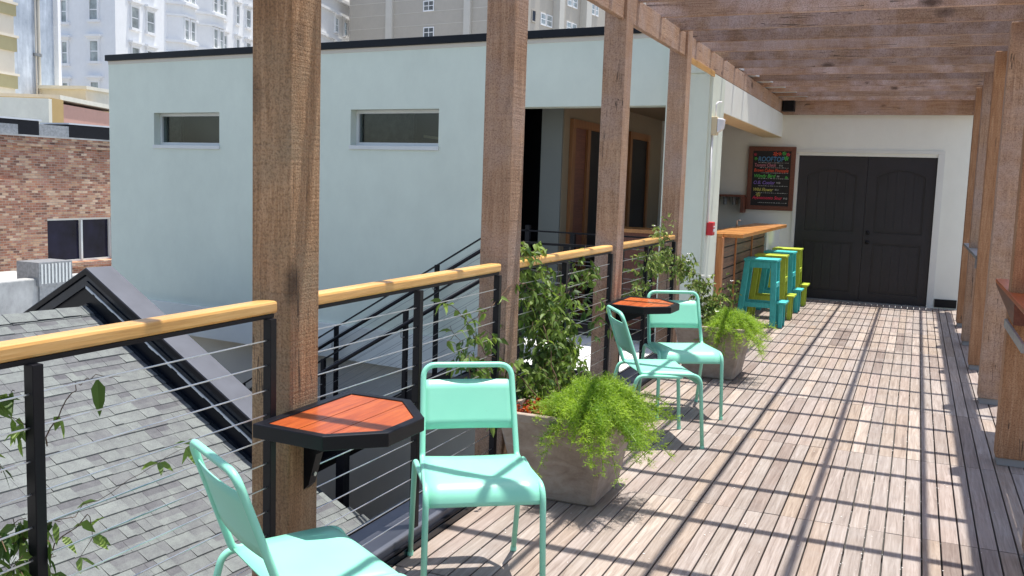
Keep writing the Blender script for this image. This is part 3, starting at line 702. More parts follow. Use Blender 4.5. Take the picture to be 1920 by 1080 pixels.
# the bar room
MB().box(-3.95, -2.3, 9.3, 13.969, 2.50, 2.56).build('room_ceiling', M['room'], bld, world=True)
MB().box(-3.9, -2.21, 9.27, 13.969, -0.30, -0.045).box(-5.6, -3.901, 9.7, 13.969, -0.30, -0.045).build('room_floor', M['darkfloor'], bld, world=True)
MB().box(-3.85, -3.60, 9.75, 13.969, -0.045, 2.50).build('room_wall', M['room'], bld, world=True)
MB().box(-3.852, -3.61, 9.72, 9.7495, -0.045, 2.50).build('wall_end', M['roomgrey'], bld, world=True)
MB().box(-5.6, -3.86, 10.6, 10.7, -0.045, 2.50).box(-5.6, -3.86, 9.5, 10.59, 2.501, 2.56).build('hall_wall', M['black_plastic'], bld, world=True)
def room_door(y0, y1, mid):
    f = MB(); x = -3.60
    f.box(x, x+.04, y0, y0+.10, 0, 2.15); f.box(x, x+.04, y1-.10, y1, 0, 2.15); f.box(x, x+.041, y0, y1, 2.15, 2.24)
    if mid: f.box(x, x+.04, mid-.05, mid+.05, 0, 2.149)
    d = f.build('room_door', M['frame_z'], bld, world=True)
    if mid:
        MB().box(x+.001, x+.012, y0+.10, mid-.05, 0, 2.149).build('side_light', M['darkwood'], d, world=True)
        MB().box(x+.001, x+.016, mid+.05, y1-.10, 0, 2.149).build('leaf', M['black_plastic'], d, world=True)
    else: MB().box(x+.001, x+.016, y0+.10, y1-.10, 0, 2.149).build('leaf', M['black_plastic'], d, world=True)
room_door(9.93, 11.6, 10.5); room_door(12.2, 13.2, None)

# bar counter
bar = empty('bar_counter', (-1.85, 11.4, 0), 0, 'bar with an orange wood top, dark slatted front and orange end post', 'bar')
MB().box(-2.02, -1.80, 9.61, 13.1, 1.035, 1.075).box(-1.799, -1.60, 9.66, 13.1, 1.035, 1.075).build('bar_top', M['bartop'], bar, world=True, bevel=0.004)
MB().box(-1.90, -1.79, 9.61, 9.70, 0.0, 1.034).build('end_post', M['barpost'], bar, world=True, bevel=0.004)
MB().box(-2.0, -1.901, 9.63, 9.66, 0, 1.034).build('end_panel', M['darkwood'], bar, world=True)
m = MB(); random.seed(3)
for i in range(9): m.box(-1.832, -1.822, 9.71, 12.7, 0.03+i*0.112, 0.03+i*0.112+0.098)
m.build('slat_front', M['slat'], bar, world=True)
MB().box(-1.88, -1.8325, 9.705, 12.7, 0, 1.034).build('backing', M['black_plastic'], bar, world=True)
for y in (10.5, 11.6): MB().box(-1.8215, -1.805, y, y+.02, 0, 1.034).build('batten', M['barpost'], bar, world=True)
MB().box(-2.14, -1.80, 12.72, 13.969, 0, 1.034).build('end_wall', M['wallwhite'], bar, world=True)
MB().box(-3.0, -2.08, 9.68, 10.15, 1.03, 1.07).build('return_top', M['bartop'], bar, world=True, bevel=0.004)
MB().box(-2.98, -2.06, 9.72, 9.76, 0.0, 1.029).build('return_front', M['darkwood'], bar, world=True)
o = MB().box(-2.30, -2.22, 10.4, 10.9, 1.12, 1.122)
# sink tap on the back counter
tp = MB().tube(fillet([(-1.97, 11.4, 1.075), (-1.97, 11.4, 1.16), (-1.93, 11.4, 1.16)], 0.02), 0.007, 8).build('bar_tap', M['bolt'], smooth=True); tag(tp, 'small chrome tap standing on the bar top', 'tap')

# glass shelf on the door wall behind the bar
sh = empty('glass_shelf', (-2.6, 13.9, 1.2), 0, 'dark shelf with a hanging end bracket on the wall left of the menu board', 'shelf')
MB().box(-2.95, -2.31, 13.72, 13.968, 1.415, 1.445).build('shelf_board', M['darkwood'], sh, world=True)
MB().box(-2.34, -2.30, 13.72, 13.968, 1.19, 1.414).build('end_bracket', M['darkwood'], sh, world=True)
gl = None
for i in range(4):
    m = MB().lathe([(0.025, 0), (0.026, 0.005), (0.036, 0.11), (0.034, 0.11), (0.022, 0.01)], 14, (0, 0, 0))
    if gl is None: gl = m.build('stemware', M['drink_glass'], smooth=True); o = gl
    else: o = gl.copy(); COL.objects.link(o)
    o.location = (-2.45-0.13*i, 13.83, 1.27); o.location.z = 1.30
    tag(o, 'clear drinking glass hanging under the dark shelf, %s from its end bracket' % ords[i], 'glass', 'glasses hanging under the shelf')
for i in range(2):
    o = MB().lathe([(0.033, 0), (0.033, 0.13), (0.012, 0.19), (0.012, 0.25)], 14).build('bottle', M['drink_glass'], smooth=True)
    o.location = (-2.74-0.12*i, 13.84, 1.4455); tag(o, 'pale bottle on the dark shelf, %s' % ('right of two' if i == 0 else 'left of two'), 'bottle', 'bottles on the shelf')

# menu board
mbd = empty('menu_board', (-1.96, 13.95, 1.24), 0, 'black menu board with coloured chalk lettering in a dark red wood frame', 'menu board')
X0, X1, ZB, ZT = -2.295, -1.64, 1.24, 2.145; Y = 13.93
m = MB(); fw = 0.062
m.box(X0, X0+fw, Y-.012, Y+.03, ZB, ZT); m.box(X1-fw, X1, Y-.012, Y+.03, ZB, ZT); m.box(X0+fw, X1-fw, Y-.012, Y+.03, ZB, ZB+fw); m.box(X0+fw, X1-fw, Y-.012, Y+.03, ZT-fw, ZT)
m.build('frame', M['darkwood'], mbd, world=True, bevel=0.003)
MB().box(X0+fw, X1-fw, Y, Y+.02, ZB+fw, ZT-fw).build('slate', M['slate'], mbd, world=True)
def chalk(name, c):
    t = NT(name); v = t.coords(); t.base(t.ramp(t.noise(v, 60, 3), [(0.3, tuple(x*0.6 for x in c)), (0.6, c)])); t.set(0.9); return t.m
CH = {'blue': chalk('chalk_blue', (0.10, 0.28, 0.50)), 'pink': chalk('chalk_pink', (0.60, 0.22, 0.28)), 'red': chalk('chalk_red', (0.85, 0.12, 0.06)), 'green': chalk('chalk_green', (0.12, 0.65, 0.12)),
      'violet': chalk('chalk_violet', (0.28, 0.18, 0.65)), 'yellow': chalk('chalk_yellow', (0.68, 0.65, 0.16)), 'crimson': chalk('chalk_crimson', (0.80, 0.06, 0.12)), 'white': chalk('chalk_white', (0.6, 0.62, 0.6))}
def text(s, x, z, size, colr, shear=0.0, w=None, name='lettering'):
    cu = bpy.data.curves.new('t', 'FONT'); cu.body = s; cu.size = size; cu.extrude = 0.0008; cu.shear = shear; cu.offset = size*0.012
    to = bpy.data.objects.new('t', cu); COL.objects.link(to); dg = bpy.context.evaluated_depsgraph_get()
    me = bpy.data.meshes.new_from_object(to.evaluated_get(dg)); bpy.data.objects.remove(to)
    vx = [v.co.x for v in me.vertices]; sc = 1.0
    if w: sc = w/(max(vx)-min(vx))
    for v in me.vertices: v.co = Vector((v.co.x*sc, v.co.z, v.co.y))
    me.materials.clear(); me.materials.append(colr)
    o = bpy.data.objects.new(name, me); COL.objects.link(o); o.parent = mbd
    o.location = Vector((x, Y-0.0025, z))-mbd.location; return o
text('ROOFTOP', -2.16, 1.935, 0.095, CH['blue'], 0.1, 0.36)
rows = [('Tsunami Check', 'pink', 0.30, 1.86), ('Brown Cuban Pineapple', 'red', 0.48, 1.785), ('Windy Bird', 'green', 0.30, 1.705),
        ('O.B. Cooler', 'violet', 0.30, 1.61), ('Wild Flower', 'yellow', 0.28, 1.51), ('Agavemento Sour', 'crimson', 0.42, 1.395)]
for s, c_, w_, z_ in rows:
    text(s, -2.21, z_, 0.066, CH[c_], 0.25, w_)
for (xx, zz, s) in ((-1.86, 1.865, '$11'), (-1.885, 1.71, '$9'), (-1.885, 1.62, '$10'), (-1.90, 1.52, '$11'), (-1.775, 1.40, '$12')): text(s, xx, zz, 0.035, CH['white'])
random.seed(12)
for zz in (1.915, 1.845, 1.77, 1.69, 1.585, 1.485, 1.345):
    m = MB(); xx = -2.2+random.uniform(0, .1)
    while xx < -1.73:
        l = random.uniform(.008, .03); m.box(xx, xx+l, Y-.0025, Y-.001, zz-.002, zz+random.uniform(.001, .005)); xx += l+random.uniform(.006, .014)
    m.build('small_print', CH['white'], mbd, world=True)
for (xx, zz, c_, r_) in ((-2.20, 2.03, 'crimson', .018), (-1.745, 2.035, 'crimson', .024), (-1.92, 2.04, 'red', .03), (-1.86, 2.045, 'red', .022), (-1.80, 2.05, 'green', .025), (-1.77, 1.98, 'green', .03), (-2.19, 1.97, 'green', .02), (-2.13, 1.46, 'yellow', .03), (-1.75, 1.71, 'green', .018)):
    m = MB()
    for k_ in range(6):
        a = k_*math.pi/3+.3; m.add([(xx, Y-.002, zz), (xx+r_*math.cos(a-.25), Y-.002, zz+r_*math.sin(a-.25)), (xx+r_*1.2*math.cos(a), Y-.002, zz+r_*1.2*math.sin(a)), (xx+r_*math.cos(a+.25), Y-.002, zz+r_*math.sin(a+.25))], [(0, 1, 2, 3)])
    m.build('chalk_flower', CH[c_], mbd, world=True)

# wall speaker, strobe light with conduit, red pull box, door-side ledges
sp = empty('wall_speaker', (-1.76, 13.83, 2.63), 0, 'black box speaker in the corner at the end of the pergola beam', 'speaker')
MB().box(-1.845, -1.685, 13.74, 13.89, 2.63, 2.815).build('cabinet', M['black_plastic'], sp, world=True, bevel=0.008)
MB().box(-1.835, -1.695, 13.732, 13.7395, 2.64, 2.805).build('grille', M['black_steel'], sp, world=True)
st = empty('strobe_light', (-1.86, 9.02, 2.0), 0, 'white alarm strobe light with a curved conduit on the corner of the column', 'alarm light')
MB().box(-1.8535, -1.80, 9.02, 9.12, 2.03, 2.20).build('housing', M['soffit'], st, world=True, bevel=0.005)
MB().hexa([(-1.799, 9.02, 2.05), (-1.799, 9.12, 2.05), (-1.799, 9.12, 2.19), (-1.799, 9.02, 2.19)], [(-1.745, 9.03, 2.085), (-1.745, 9.11, 2.085), (-1.735, 9.11, 2.18), (-1.735, 9.03, 2.18)]).build('lens', M['white_plastic'], st, world=True, bevel=0.01)
MB().tube(fillet([(-1.825, 9.07, 2.20), (-1.825, 9.07, 2.335), (-1.79, 9.14, 2.345)], 0.04), 0.008, 8).build('conduit', M['white_plastic'], st, world=True, smooth=True)
MB().tube([(-1.842, 9.05, 1.20), (-1.842, 9.05, 2.03)], 0.010, 8).build('conduit', M['white_plastic'], st, world=True, smooth=True)
rb = empty('fire_alarm_box', (-1.84, 9.03, 1.06), 0, 'small red fire alarm pull box on the corner column beside the bar', 'alarm box')
MB().box(-1.8535, -1.79, 9.05, 9.16, 1.075, 1.205).build('case', M['red_plastic'], rb, world=True, bevel=0.008)
MB().box(-1.789, -1.783, 9.065, 9.145, 1.11, 1.14).box(-1.789, -1.783, 9.065, 9.145, 1.155, 1.165).build('pull_bar', M['white_plastic'], rb, world=True)
# right-hand drink ledges
lg = empty('drink_ledge', (0.62, 5.5, 0.95), 0, 'red wood drink ledge fixed to the right-hand posts at the edge of the picture', 'ledge')
m = MB()
for i in range(3): m.box(0.505+.118*i, 0.62+.118*i, 2.0, 6.93-0.0*i, 0.975, 1.0)
m.build('ledge_top', M['redtop'], lg, world=True, bevel=0.003)
MB().hexa([(0.508, 6.92, .974), (0.84, 6.92, .974), (0.84, 6.90, .96), (0.508, 6.90, .96)], [(0.508, 5.6, .974), (0.84, 5.6, .974), (0.84, 5.58, .86), (0.508, 5.58, .86)]).build('apron', M['darkwood'], lg, world=True)
MB().box(0.50, 0.514, 5.0, 6.0, 0.80, 0.845).build('bracket', M['galv'], lg, world=True)
lg = MB().box(0.503, 0.514, 9.25, 11.75, 0.98, 1.0).box(0.503, 0.85, 9.26, 11.74, 1.001, 1.008).build('drink_ledge', M['galv']); tag(lg, 'grey metal edged ledge behind the farther right-hand posts', 'ledge')
ap = empty('potted_succulent', (0.60, 6.30, 1.0), 0, 'small spiky grey-green plant on the red wood ledge at the right edge', 'plant')
MB().lathe([(0.035, 0), (0.05, 0.05), (0.052, 0.07), (0.045, 0.07), (0.03, 0.06)], 16).build('pot', M['planter'], ap, smooth=True)
m = MB(); random.seed(5)
for i in range(26):
    a = random.uniform(0, 6.28); e_ = random.uniform(.2, 1.3); d_ = Vector((math.cos(a)*math.cos(e_), math.sin(a)*math.cos(e_), math.sin(e_))); L = random.uniform(.06, .11); s_ = d_.cross(Vector((0, 0, 1))).normalized()*.006
    b_ = Vector((0, 0, .065)); m.add([b_-s_, b_+s_, b_+d_*L*.6+s_*.8, b_+d_*L, b_+d_*L*.6-s_*.8], [(0, 1, 2, 3, 4)], random.random())
m.build('leaves', M['leaf'], ap, tones=True)

# ------------------------------------------------------------------ landing, stair and its railings
ld = MB().box(-3.12, -2.10, 7.45, 8.40, -0.14, -0.05).box(-3.95, -2.10, 8.401, 9.18, -0.14, -0.05).build('landing', M['concrete_pale']); tag(ld, kind='structure')
sw = empty('steel_stair', (-5, 8.2, -3), 0, 'black steel stair climbing to the right along the blue wall', 'stair')
SL = 0.59
def sline(s): return -0.36-(s-2.15)*SL          # nosing height at wall coordinate s
for v in (-0.15, -1.20):
    MB().hexa([WM @ Vector(p) for p in ((2.1, v, sline(2.1)+.05), (2.1, v+.05, sline(2.1)+.05), (2.1, v+.05, sline(2.1)-.24), (2.1, v, sline(2.1)-.24))],
              [WM @ Vector(p) for p in ((7.6, v, sline(7.6)+.05), (7.6, v+.05, sline(7.6)+.05), (7.6, v+.05, sline(7.6)-.24), (7.6, v, sline(7.6)-.24))]).build('stringer', M['black_steel'], sw, world=True)
for i in range(18):
    s = 2.2+i*0.3; MB().box(s, s+.29, -1.149, -0.151, sline(s)-0.20, sline(s)-0.165, WM).build('tread', M['black_steel'], sw, world=True)
for s, z0 in ((3.3, -4.6), (5.6, -4.6)): MB().box(s, s+.10, -1.31, -1.21, z0, sline(s)-.10, WM).build('column', M['black_steel'], sw, world=True)
def stair_rail(v, topz, s_hi, posts, lab):
    e = empty('stair_railing', WM @ Vector((4, v, -1)), 0, lab, 'railing', 'black cable railings of the stair')
    zt = lambda s: topz-(s-2.15)*SL
    a, b = s_hi, 7.0
    MB().hexa([WM @ Vector(p) for p in ((a, v-.018, zt(a)), (a, v+.018, zt(a)), (a, v+.018, zt(a)-.014), (a, v-.018, zt(a)-.014))], [WM @ Vector(p) for p in ((b, v-.018, zt(b)), (b, v+.018, zt(b)), (b, v+.018, zt(b)-.014), (b, v-.018, zt(b)-.014))]).build('top_bar', M['black_steel'], e, world=True)
    hv = v-.075
    MB().tube([WM @ Vector((a, hv, zt(a)-.16)), WM @ Vector((b, hv, zt(b)-.16))], 0.021, 10).build('handrail', M['black_steel'], e, world=True, smooth=True)
    for s in posts:
        MB().box(s-.022, s+.022, v-.02, v+.02, sline(s)-.2, zt(s)-.002, WM).build('rail_post', M['black_steel'], e, world=True)
        MB().tube(fillet([WM @ Vector((s, v-.02, zt(s)-.27)), WM @ Vector((s, hv, zt(s)-.27)), WM @ Vector((s, hv, zt(s)-.18))], 0.02), 0.006, 6).build('rail_clip', M['galv'], e, world=True)
    for k_ in range(1, 9):
        d_ = .105*k_
        MB().tube([WM @ Vector((a, v, zt(a)-d_)), WM @ Vector((b, v, zt(b)-d_))], 0.0025, 4).build('cable', M['galv'], e, world=True)
stair_rail(-0.17, 1.07, 2.2, (4.38, 2.96, 5.9), 'black stair railing close to the blue wall')
stair_rail(-1.20, 0.505, 1.4, (3.68, 2.62, 4.75, 1.5), 'lower black stair railing on the outer side of the stair')
gd = empty('landing_guard', (-3.0, 9.1, 0), 0, 'black cable guard in front of the dark opening in the blue wall', 'railing')
MB().box(0.50, 2.1, -0.06, -0.02, 1.015, 1.03, WM).build('top_bar', M['black_steel'], gd, world=True)
for s in (0.5, 1.35, 1.88): MB().box(s, s+.05, -0.06, -0.02, -0.05, 1.014 if s < 1.8 else 1.08, WM).build('guard_post', M['black_steel'], gd, world=True)
for k_ in range(9): MB().tube([WM @ Vector((.5, -.04, .10+.1*k_)), WM @ Vector((2.1, -.04, .10+.1*k_))], .0025, 4).build('cable', M['galv'], gd, world=True)
g2 = empty('landing_guard', (-2.3, 7.6, 0), 0, 'black cable guard along the near edge of the landing behind the vine', 'railing')
MB().box(-3.12, -2.2, 7.46, 7.50, 1.0, 1.02).build('top_bar', M['black_steel'], g2, world=True)
for x_ in (-3.12, -2.72, -2.25): MB().box(x_, x_+.05, 7.455, 7.505, -0.3, .999).build('guard_post', M['black_steel'], g2, world=True)
for k_ in range(9): MB().tube([(-3.12, 7.48, .08+.1*k_), (-2.2, 7.48, .08+.1*k_)], .0025, 4).build('cable', M['galv'], g2, world=True)
MB().box(-3.13, -2.09, 7.40, 7.449, -0.55, -0.04).build('fascia', M['black_steel'], g2, world=True)

# ------------------------------------------------------------------ shingled roof with its gable parapet
hs = empty('shingled_building', WM @ Vector((-4, -4, -4.6)), 0, 'low building below the railing with a grey shingle roof and a dark metal gable parapet', 'building')
HM = Matrix(((-U.x, V.x, 0, K.x), (-U.y, V.y, 0, K.y), (0, 0, 1, 0), (0, 0, 0, 1)))   # s to the right, v away
RS = -6.42; RZ = -0.03; SLP = 0.53
def vmax(s): return -2.0 if s < -4.2 else min(-1.1, -2.0+(s+4.2)*0.46)
random.seed(21)
m = MB(); EXPO = 0.145; cs = math.sqrt(1+SLP*SLP); ds = EXPO/cs
rowi = 0; s = RS+0.02
while s < -0.35:
    # one course from s to s+ds (the lower edge a little proud)
    v = -9.0-random.uniform(0, .3); top = vmax(s)
    while v < top:
        w = random.choice((.09, .13, .18, .22, .27)); v2 = min(v+w, top)
        tone = min(1, max(0, random.gauss(.62, .11)))
        lift = random.choice((0.004, 0.004, 0.011))
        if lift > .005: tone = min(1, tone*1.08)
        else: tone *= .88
        z0 = RZ-(s-RS)*SLP; z1 = RZ-(s+ds-RS)*SLP
        low = ds*1.0+random.uniform(-.0, .004)
        g = [(s, v+.0012, z0+.001), (s, v2-.0012, z0+.001), (s+low, v2-.0012, z1+.003+lift), (s+low, v+.0012, z1+.003+lift), (s+low, v+.0012, z1-.012), (s+low, v2-.0012, z1-.012)]
        g = [HM @ Vector(p) for p in g]
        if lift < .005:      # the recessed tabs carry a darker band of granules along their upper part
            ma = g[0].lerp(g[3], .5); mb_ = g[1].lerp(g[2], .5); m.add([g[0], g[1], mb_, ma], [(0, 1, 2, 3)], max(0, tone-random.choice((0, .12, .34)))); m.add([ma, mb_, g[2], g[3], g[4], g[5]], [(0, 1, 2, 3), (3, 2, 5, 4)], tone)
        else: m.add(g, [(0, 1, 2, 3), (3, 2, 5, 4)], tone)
        v = v2
    s += ds
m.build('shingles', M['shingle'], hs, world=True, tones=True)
cy_ = MB().box(-9.5, -0.5, -1.70, 0.19, -3.0, -2.9, HM).build('bounce_slab', M['concrete_pale']); tag(cy_, kind='structure')  # unseen pale slab, added to bounce light up onto the base band
# solid deck under the shingles, left slope, ridge caps
MB().hexa([HM @ Vector(p) for p in ((RS, -9, RZ-.02), (RS, -2.0, RZ-.02), (-.35, -1.15, RZ-(-.35-RS)*SLP-.02), (-.35, -9, RZ-(-.35-RS)*SLP-.02))],
          [HM @ Vector(p) for p in ((RS, -9, -4.6), (RS, -2.0, -4.6), (-.35, -1.15, -4.6), (-.35, -9, -4.6))]).build('walls', M['blue_flash'], hs, world=True)
MB().hexa([HM @ Vector(p) for p in ((RS-.001, -9, RZ-.01), (RS-.001, -2.0, RZ-.01), (RS-6, -2.0, RZ-6*SLP), (RS-6, -9, RZ-6*SLP))],
          [HM @ Vector(p) for p in ((RS-.001, -9, -4.6), (RS-.001, -2.0, -4.6), (RS-6, -2.0, -4.6), (RS-6, -9, -4.6))]).build('left_roof_slope', M['shingle'], hs, world=True)
m = MB(); v = -9.0
while v < -2.02:
    v2 = min(v+.3, -2.005); t_ = random.gauss(.68, .05)
    for sg in (1, -1):
        g = [(RS, v, RZ+.028), (RS, v2+.02, RZ+.018), (RS+sg*.14, v2+.02, RZ+.018-.14*SLP), (RS+sg*.14, v, RZ+.028-.14*SLP), (RS+sg*.14, v, RZ-.14*SLP), (RS, v, RZ+.0)]
        m.add([HM @ Vector(p) for p in g], [(0, 1, 2, 3), (0, 3, 4, 5)], t_)
    v = v2
m.build('ridge_caps', M['shingle'], hs, world=True, tones=True)
# parapet: wall, stepped trims and coping
PK = 0.42; 
def band(name, mat, d0, d1, v0, v1, sR=-3.7, sL=-8.9, bevel=0.004):
    """sloping band on both rakes; d0, d1 = depth below the coping line"""
    m = MB()
    for s_end in (sR, sL):
        zt = lambda q: PK-abs(q-RS)*SLP
        A = [(RS, v0, zt(RS)-d0), (RS, v1, zt(RS)-d0), (RS, v1, zt(RS)-d1), (RS, v0, zt(RS)-d1)]
        B = [(s_end, v0, zt(s_end)-d0), (s_end, v1, zt(s_end)-d0), (s_end, v1, zt(s_end)-d1), (s_end, v0, zt(s_end)-d1)]
        m.hexa([HM @ Vector(p) for p in A], [HM @ Vector(p) for p in B])
    return m.build(name, mat, hs, world=True)
band('coping', M['coping'], 0.0, 0.012, -2.02, -1.69)
band('coping_edge', M['black_steel'], 0.0125, 0.075, -2.03, -1.68)
band('flashing', M['blue_flash'], 0.0755, 0.15, -2.005, -1.75)
band('flashing', M['blue_flash'], 0.1505, 0.20, -2.02, -1.76)
band('parapet_face', M['cap_black'], 0.2005, 2.5, -1.995, -1.75)
band('base_flashing', M['blue_flash'], 0.40, 0.47, -2.03, -1.996)
m = MB(); random.seed(2)
for sg, s_end in ((1, -3.7), (-1, -8.2)):
    q = RS; 
    while (q-s_end)*sg < 0:
        q2 = q+sg*random.uniform(.04, .12); w = random.uniform(.010, .028); zz = PK-abs(q-RS)*SLP-.205; z2 = PK-abs(q2-RS)*SLP-.205
        if sg > 0:
            m.hexa([HM @ Vector(p) for p in ((q, -2.030, zz), (q, -1.999, zz), (q, -1.999, zz-w), (q, -2.030, zz-w))], [HM @ Vector(p) for p in ((q2, -2.030, z2), (q2, -1.999, z2), (q2, -1.999, z2-w), (q2, -2.030, z2-w))])
        q = q2
m.build('sealant_line', M['concrete_pale'], hs, world=True)

# ------------------------------------------------------------------ neighbours on the left
nr = empty('flat_roof_building', (-17, 13, -4.6), 0, 'low building with a white membrane roof and stained white parapet left of the gable', 'building')
MB().box(-24, -12.5, 8, 21, -4.6, -1.95).build('roof', M['white_roof'], nr, world=True)
MB().box(-18.3, -18.0, 13.9, 17.6, -1.949, -0.98).build('parapet', M['coping_white'], nr, world=True, bevel=0.03)
MB().box(-21.99, -18.301, 14.5, 17.6, -1.949, -1.25).build('raised_roof', M['coping_white'], nr, world=True)
ac = empty('air_conditioner', (-17.5, 15.4, -1.2), 0, 'louvred grey air conditioner unit on the white parapet in front of the brick wall', 'air conditioner')
MB().box(-18.6, -17.9, 15.05, 15.95, -1.15, -0.62).build('case', M['galv'], ac, world=True)
m = MB()
for i in range(9): m.box(-17.899, -17.885, 15.1+i*.095, 15.14+i*.095, -1.10, -0.66)
m.build('louvres', M['trim'], ac, world=True)
for i in range(2): pass
MB().box(-18.55, -17.95, 15.1, 15.9, -1.949, -1.151).build('stand', M['galv'], ac, world=True)

bw = empty('brick_building', (-22, 19, -4.6), 0, 'old red brick building with a dark two-pane window behind the gable', 'building')
m = MB(); X_ = -22.0
for (y0, y1, z0, z1) in ((10, 18.80, -4.6, 2.3), (21.1, 27, -4.6, 2.3), (18.80, 21.1, 0.09, 2.3), (18.80, 21.1, -4.6, -1.15)): m.box(-22.4, X_, y0, y1, z0, z1)
m.build('wall', M['brick'], bw, world=True)
MB().box(-22.0, -21.86, 16.0, 17.85, -4.6, 1.15).build('pilaster', M['brick'], bw, world=True)
MB().box(-22.45, -21.93, 10, 27, 2.05, 2.13).box(-22.45, -21.96, 10, 27, 2.131, 2.30).build('corbel', M['brick'], bw, world=True)
MB().box(-22.5, -21.90, 10, 27, 2.301, 2.345).build('parapet_cap', M['coping_white'], bw, world=True)
MB().box(-34, -22.46, 10, 27, 1.6, 1.9).build('roof', M['white_roof'], bw, world=True)
f = MB(); f.box(-22.2, -22.08, 18.80, 21.1, 0.03, 0.089); f.box(-22.2, -22.08, 18.80, 21.1, -1.149, -1.10); f.box(-22.2, -22.08, 18.80, 18.85, -1.099, 0.029); f.box(-22.2, -22.08, 21.05, 21.1, -1.099, 0.029); f.box(-22.2, -22.06, 19.99, 20.05, -1.099, 0.029)
wf = f.build('window', M['trim'], bw, world=True)
MB().box(-22.16, -22.15, 18.851, 21.049, -1.099, 0.029).build('pane', M['glass_dark'], wf, world=True)
MB().box(-22.0, -21.8, 18.6, 21.3, -1.30, -1.16).build('window_sill', M['brick'], bw, world=True)
for i, (y0, y1, x0) in enumerate(((16.6, 18.4, -26), (19.4, 21.0, -26.5))):
    u_ = empty('rooftop_unit', (x0, (y0+y1)/2, 1.9), 0, ['dark rooftop unit with a small white frame at the left edge above the brick wall', 'dark rooftop unit with pale side beside the pink wall above the brick wall'][i], 'rooftop unit')
    yy0, yy1 = ((17.9, 22.0), (23.6, 26.6))[i]
    MB().box(x0-1.2, x0, yy0, yy1, 1.9, 2.95).build('case', M['black_steel'], u_, world=True, bevel=0.02)
    MB().box(x0-1.3, x0+.05, yy0-.05, yy1+.05, 2.951, 3.0).build('lid', M['white_roof'], u_, world=True)
    if i: MB().box(x0-1.2, x0, yy0-3.2, yy0-.01, 1.9, 2.88).build('duct', M['galv'], u_, world=True)
    else: MB().box(x0+.001, x0+.02, 20.2, 21.2, 2.3, 2.8).build('panel', M['galv'], u_, world=True)

# generic point on a bearing
def brg(x, y, D):
    d = ray(x, y); h = math.hypot(d.x, d.y); return EYE+d*(D/h)
def facade(p0, p1, depth=6):
    """matrix: x along facade from p0 (left) to p1 (right), y into the building, z up"""
    a = Vector((p0[0], p0[1], 0)); b = Vector((p1[0], p1[1], 0)); u = (b-a).normalized(); w = Vector((-u.y, u.x, 0))
    if w.dot(a) < 0: w = -w
    return Matrix(((u.x, w.x, 0, a.x), (u.y, w.y, 0, a.y), (0, 0, 1, 0), (0, 0, 0, 1))), (b-a).length

# pink and ochre buildings
p0 = brg(86, 200, 44); p1 = brg(235, 200, 52); FM, L = facade(p0, p1)
pk = empty('pink_building', FM @ Vector((L/2, 3, -4.6)), 0, 'plain pink brown wall with an ochre edge behind the brick building', 'building')
zt = brg(150, 201, 47).z
xo = 1.3
MB().box(xo, L, 0, 8, -4.6, zt, FM).build('wall', M['pink'], pk, world=True)
MB().box(0.2, xo-.005, -.15, 6, -4.6, zt+.15, FM).build('ochre_edge', M['ochre'], pk, world=True)
MB().box(-.1, .195, -.16, 6, -4.6, zt+.1, FM).build('white_edge', M['pale_cream'], pk, world=True)
MB().box(xo-.2, L, -.1, 8, zt+.16, zt+.35, FM).build('cap', M['pale_cream'], pk, world=True)
p0 = brg(92, 190, 58); p1 = brg(240, 190, 64); FM, L = facade(p0, p1)
oc = empty('ochre_penthouse', FM @ Vector((L/2, 3, 0)), 0, 'ochre rooftop block with pale top behind the pink wall', 'building')
z0 = -4.6; za = brg(140, 186, 59).z; zb = brg(180, 166, 61).z
MB().box(0, 3.1, 0, 5, z0, za, FM).build('pale_block', M['pale_cream'], oc, world=True)
MB().box(3.11, 5.3, -.05, 5, z0, za, FM).build('ochre_block', M['ochre'], oc, world=True)
MB().box(4.6, 7.6, 1.0, 6, z0, zb, FM).build('white_block', M['pale_cream'], oc, world=True)
MB().box(7.61, L, .9, 6, z0, zb, FM).build('ochre_block', M['ochre'], oc, world=True)
MB().box(4.4, L, .8, 6.1, zb+.001, zb+.2, FM).build('cap', M['pale_cream'], oc, world=True)

# banded cream and olive building at the left edge
p0 = brg(-120, 100, 50); p1 = brg(27, 100, 54); FM, L = facade(p0, p1)
ye = empty('banded_building', FM @ Vector((L/2, 3, -4.6)), 0, 'cream and olive banded building at the left edge of the picture', 'building')
MB().box(0, L, 0, 10, -4.6, 14, FM).build('wall', M['cream'], ye, world=True)
for ya, yb in ((3, 24), (66, 92), (139, 163), (219, 240)):
    za = brg(15, ya, 53).z; zb = brg(15, yb, 53).z
    MB().box(0, L+.05, -.12, .0, zb, za, FM).box(L+.001, L+.05, .001, 10, zb, za, FM).build('band', M['olive'], ye, world=True)
    MB().box(0, L+.1, -.2, .0, za+.001, za+.12, FM).build('ledge', M['cream'], ye, world=True)
# stained concrete side wall with pipes
p0 = brg(20, 100, 62); p1 = brg(107, 100, 66); FM, L = facade(p0, p1)
cc = empty('concrete_building', FM @ Vector((L/2, 3, -4.6)), 0, 'tall stained blue grey concrete wall with thin pipes running down it', 'building')
MB().box(0, L, 0, 12, -4.6, 22, FM).build('wall', M['concrete_blue'], cc, world=True)
for px_ in (60, 81): 
    q = brg(px_, 100, 64); t_ = (FM.inverted() @ q).x
    MB().tube([FM @ Vector((t_, -.12, -4)), FM @ Vector((t_, -.12, 22))], 0.09 if px_ > 70 else .05, 8).build('pipe', M['stucco_low'], cc, world=True)
    for zz in (4.5, 8.0, 11.5): MB().lathe([(.16, 0), (.16, .18)], 8, FM @ Vector((t_, -.12, zz))).build('pipe_joint', M['galv'], cc, world=True)
MB().box(L-.35, L-.05, -.3, -.001, -4.6, 22, FM).build('downpipe', M['hotel'], cc, world=True)

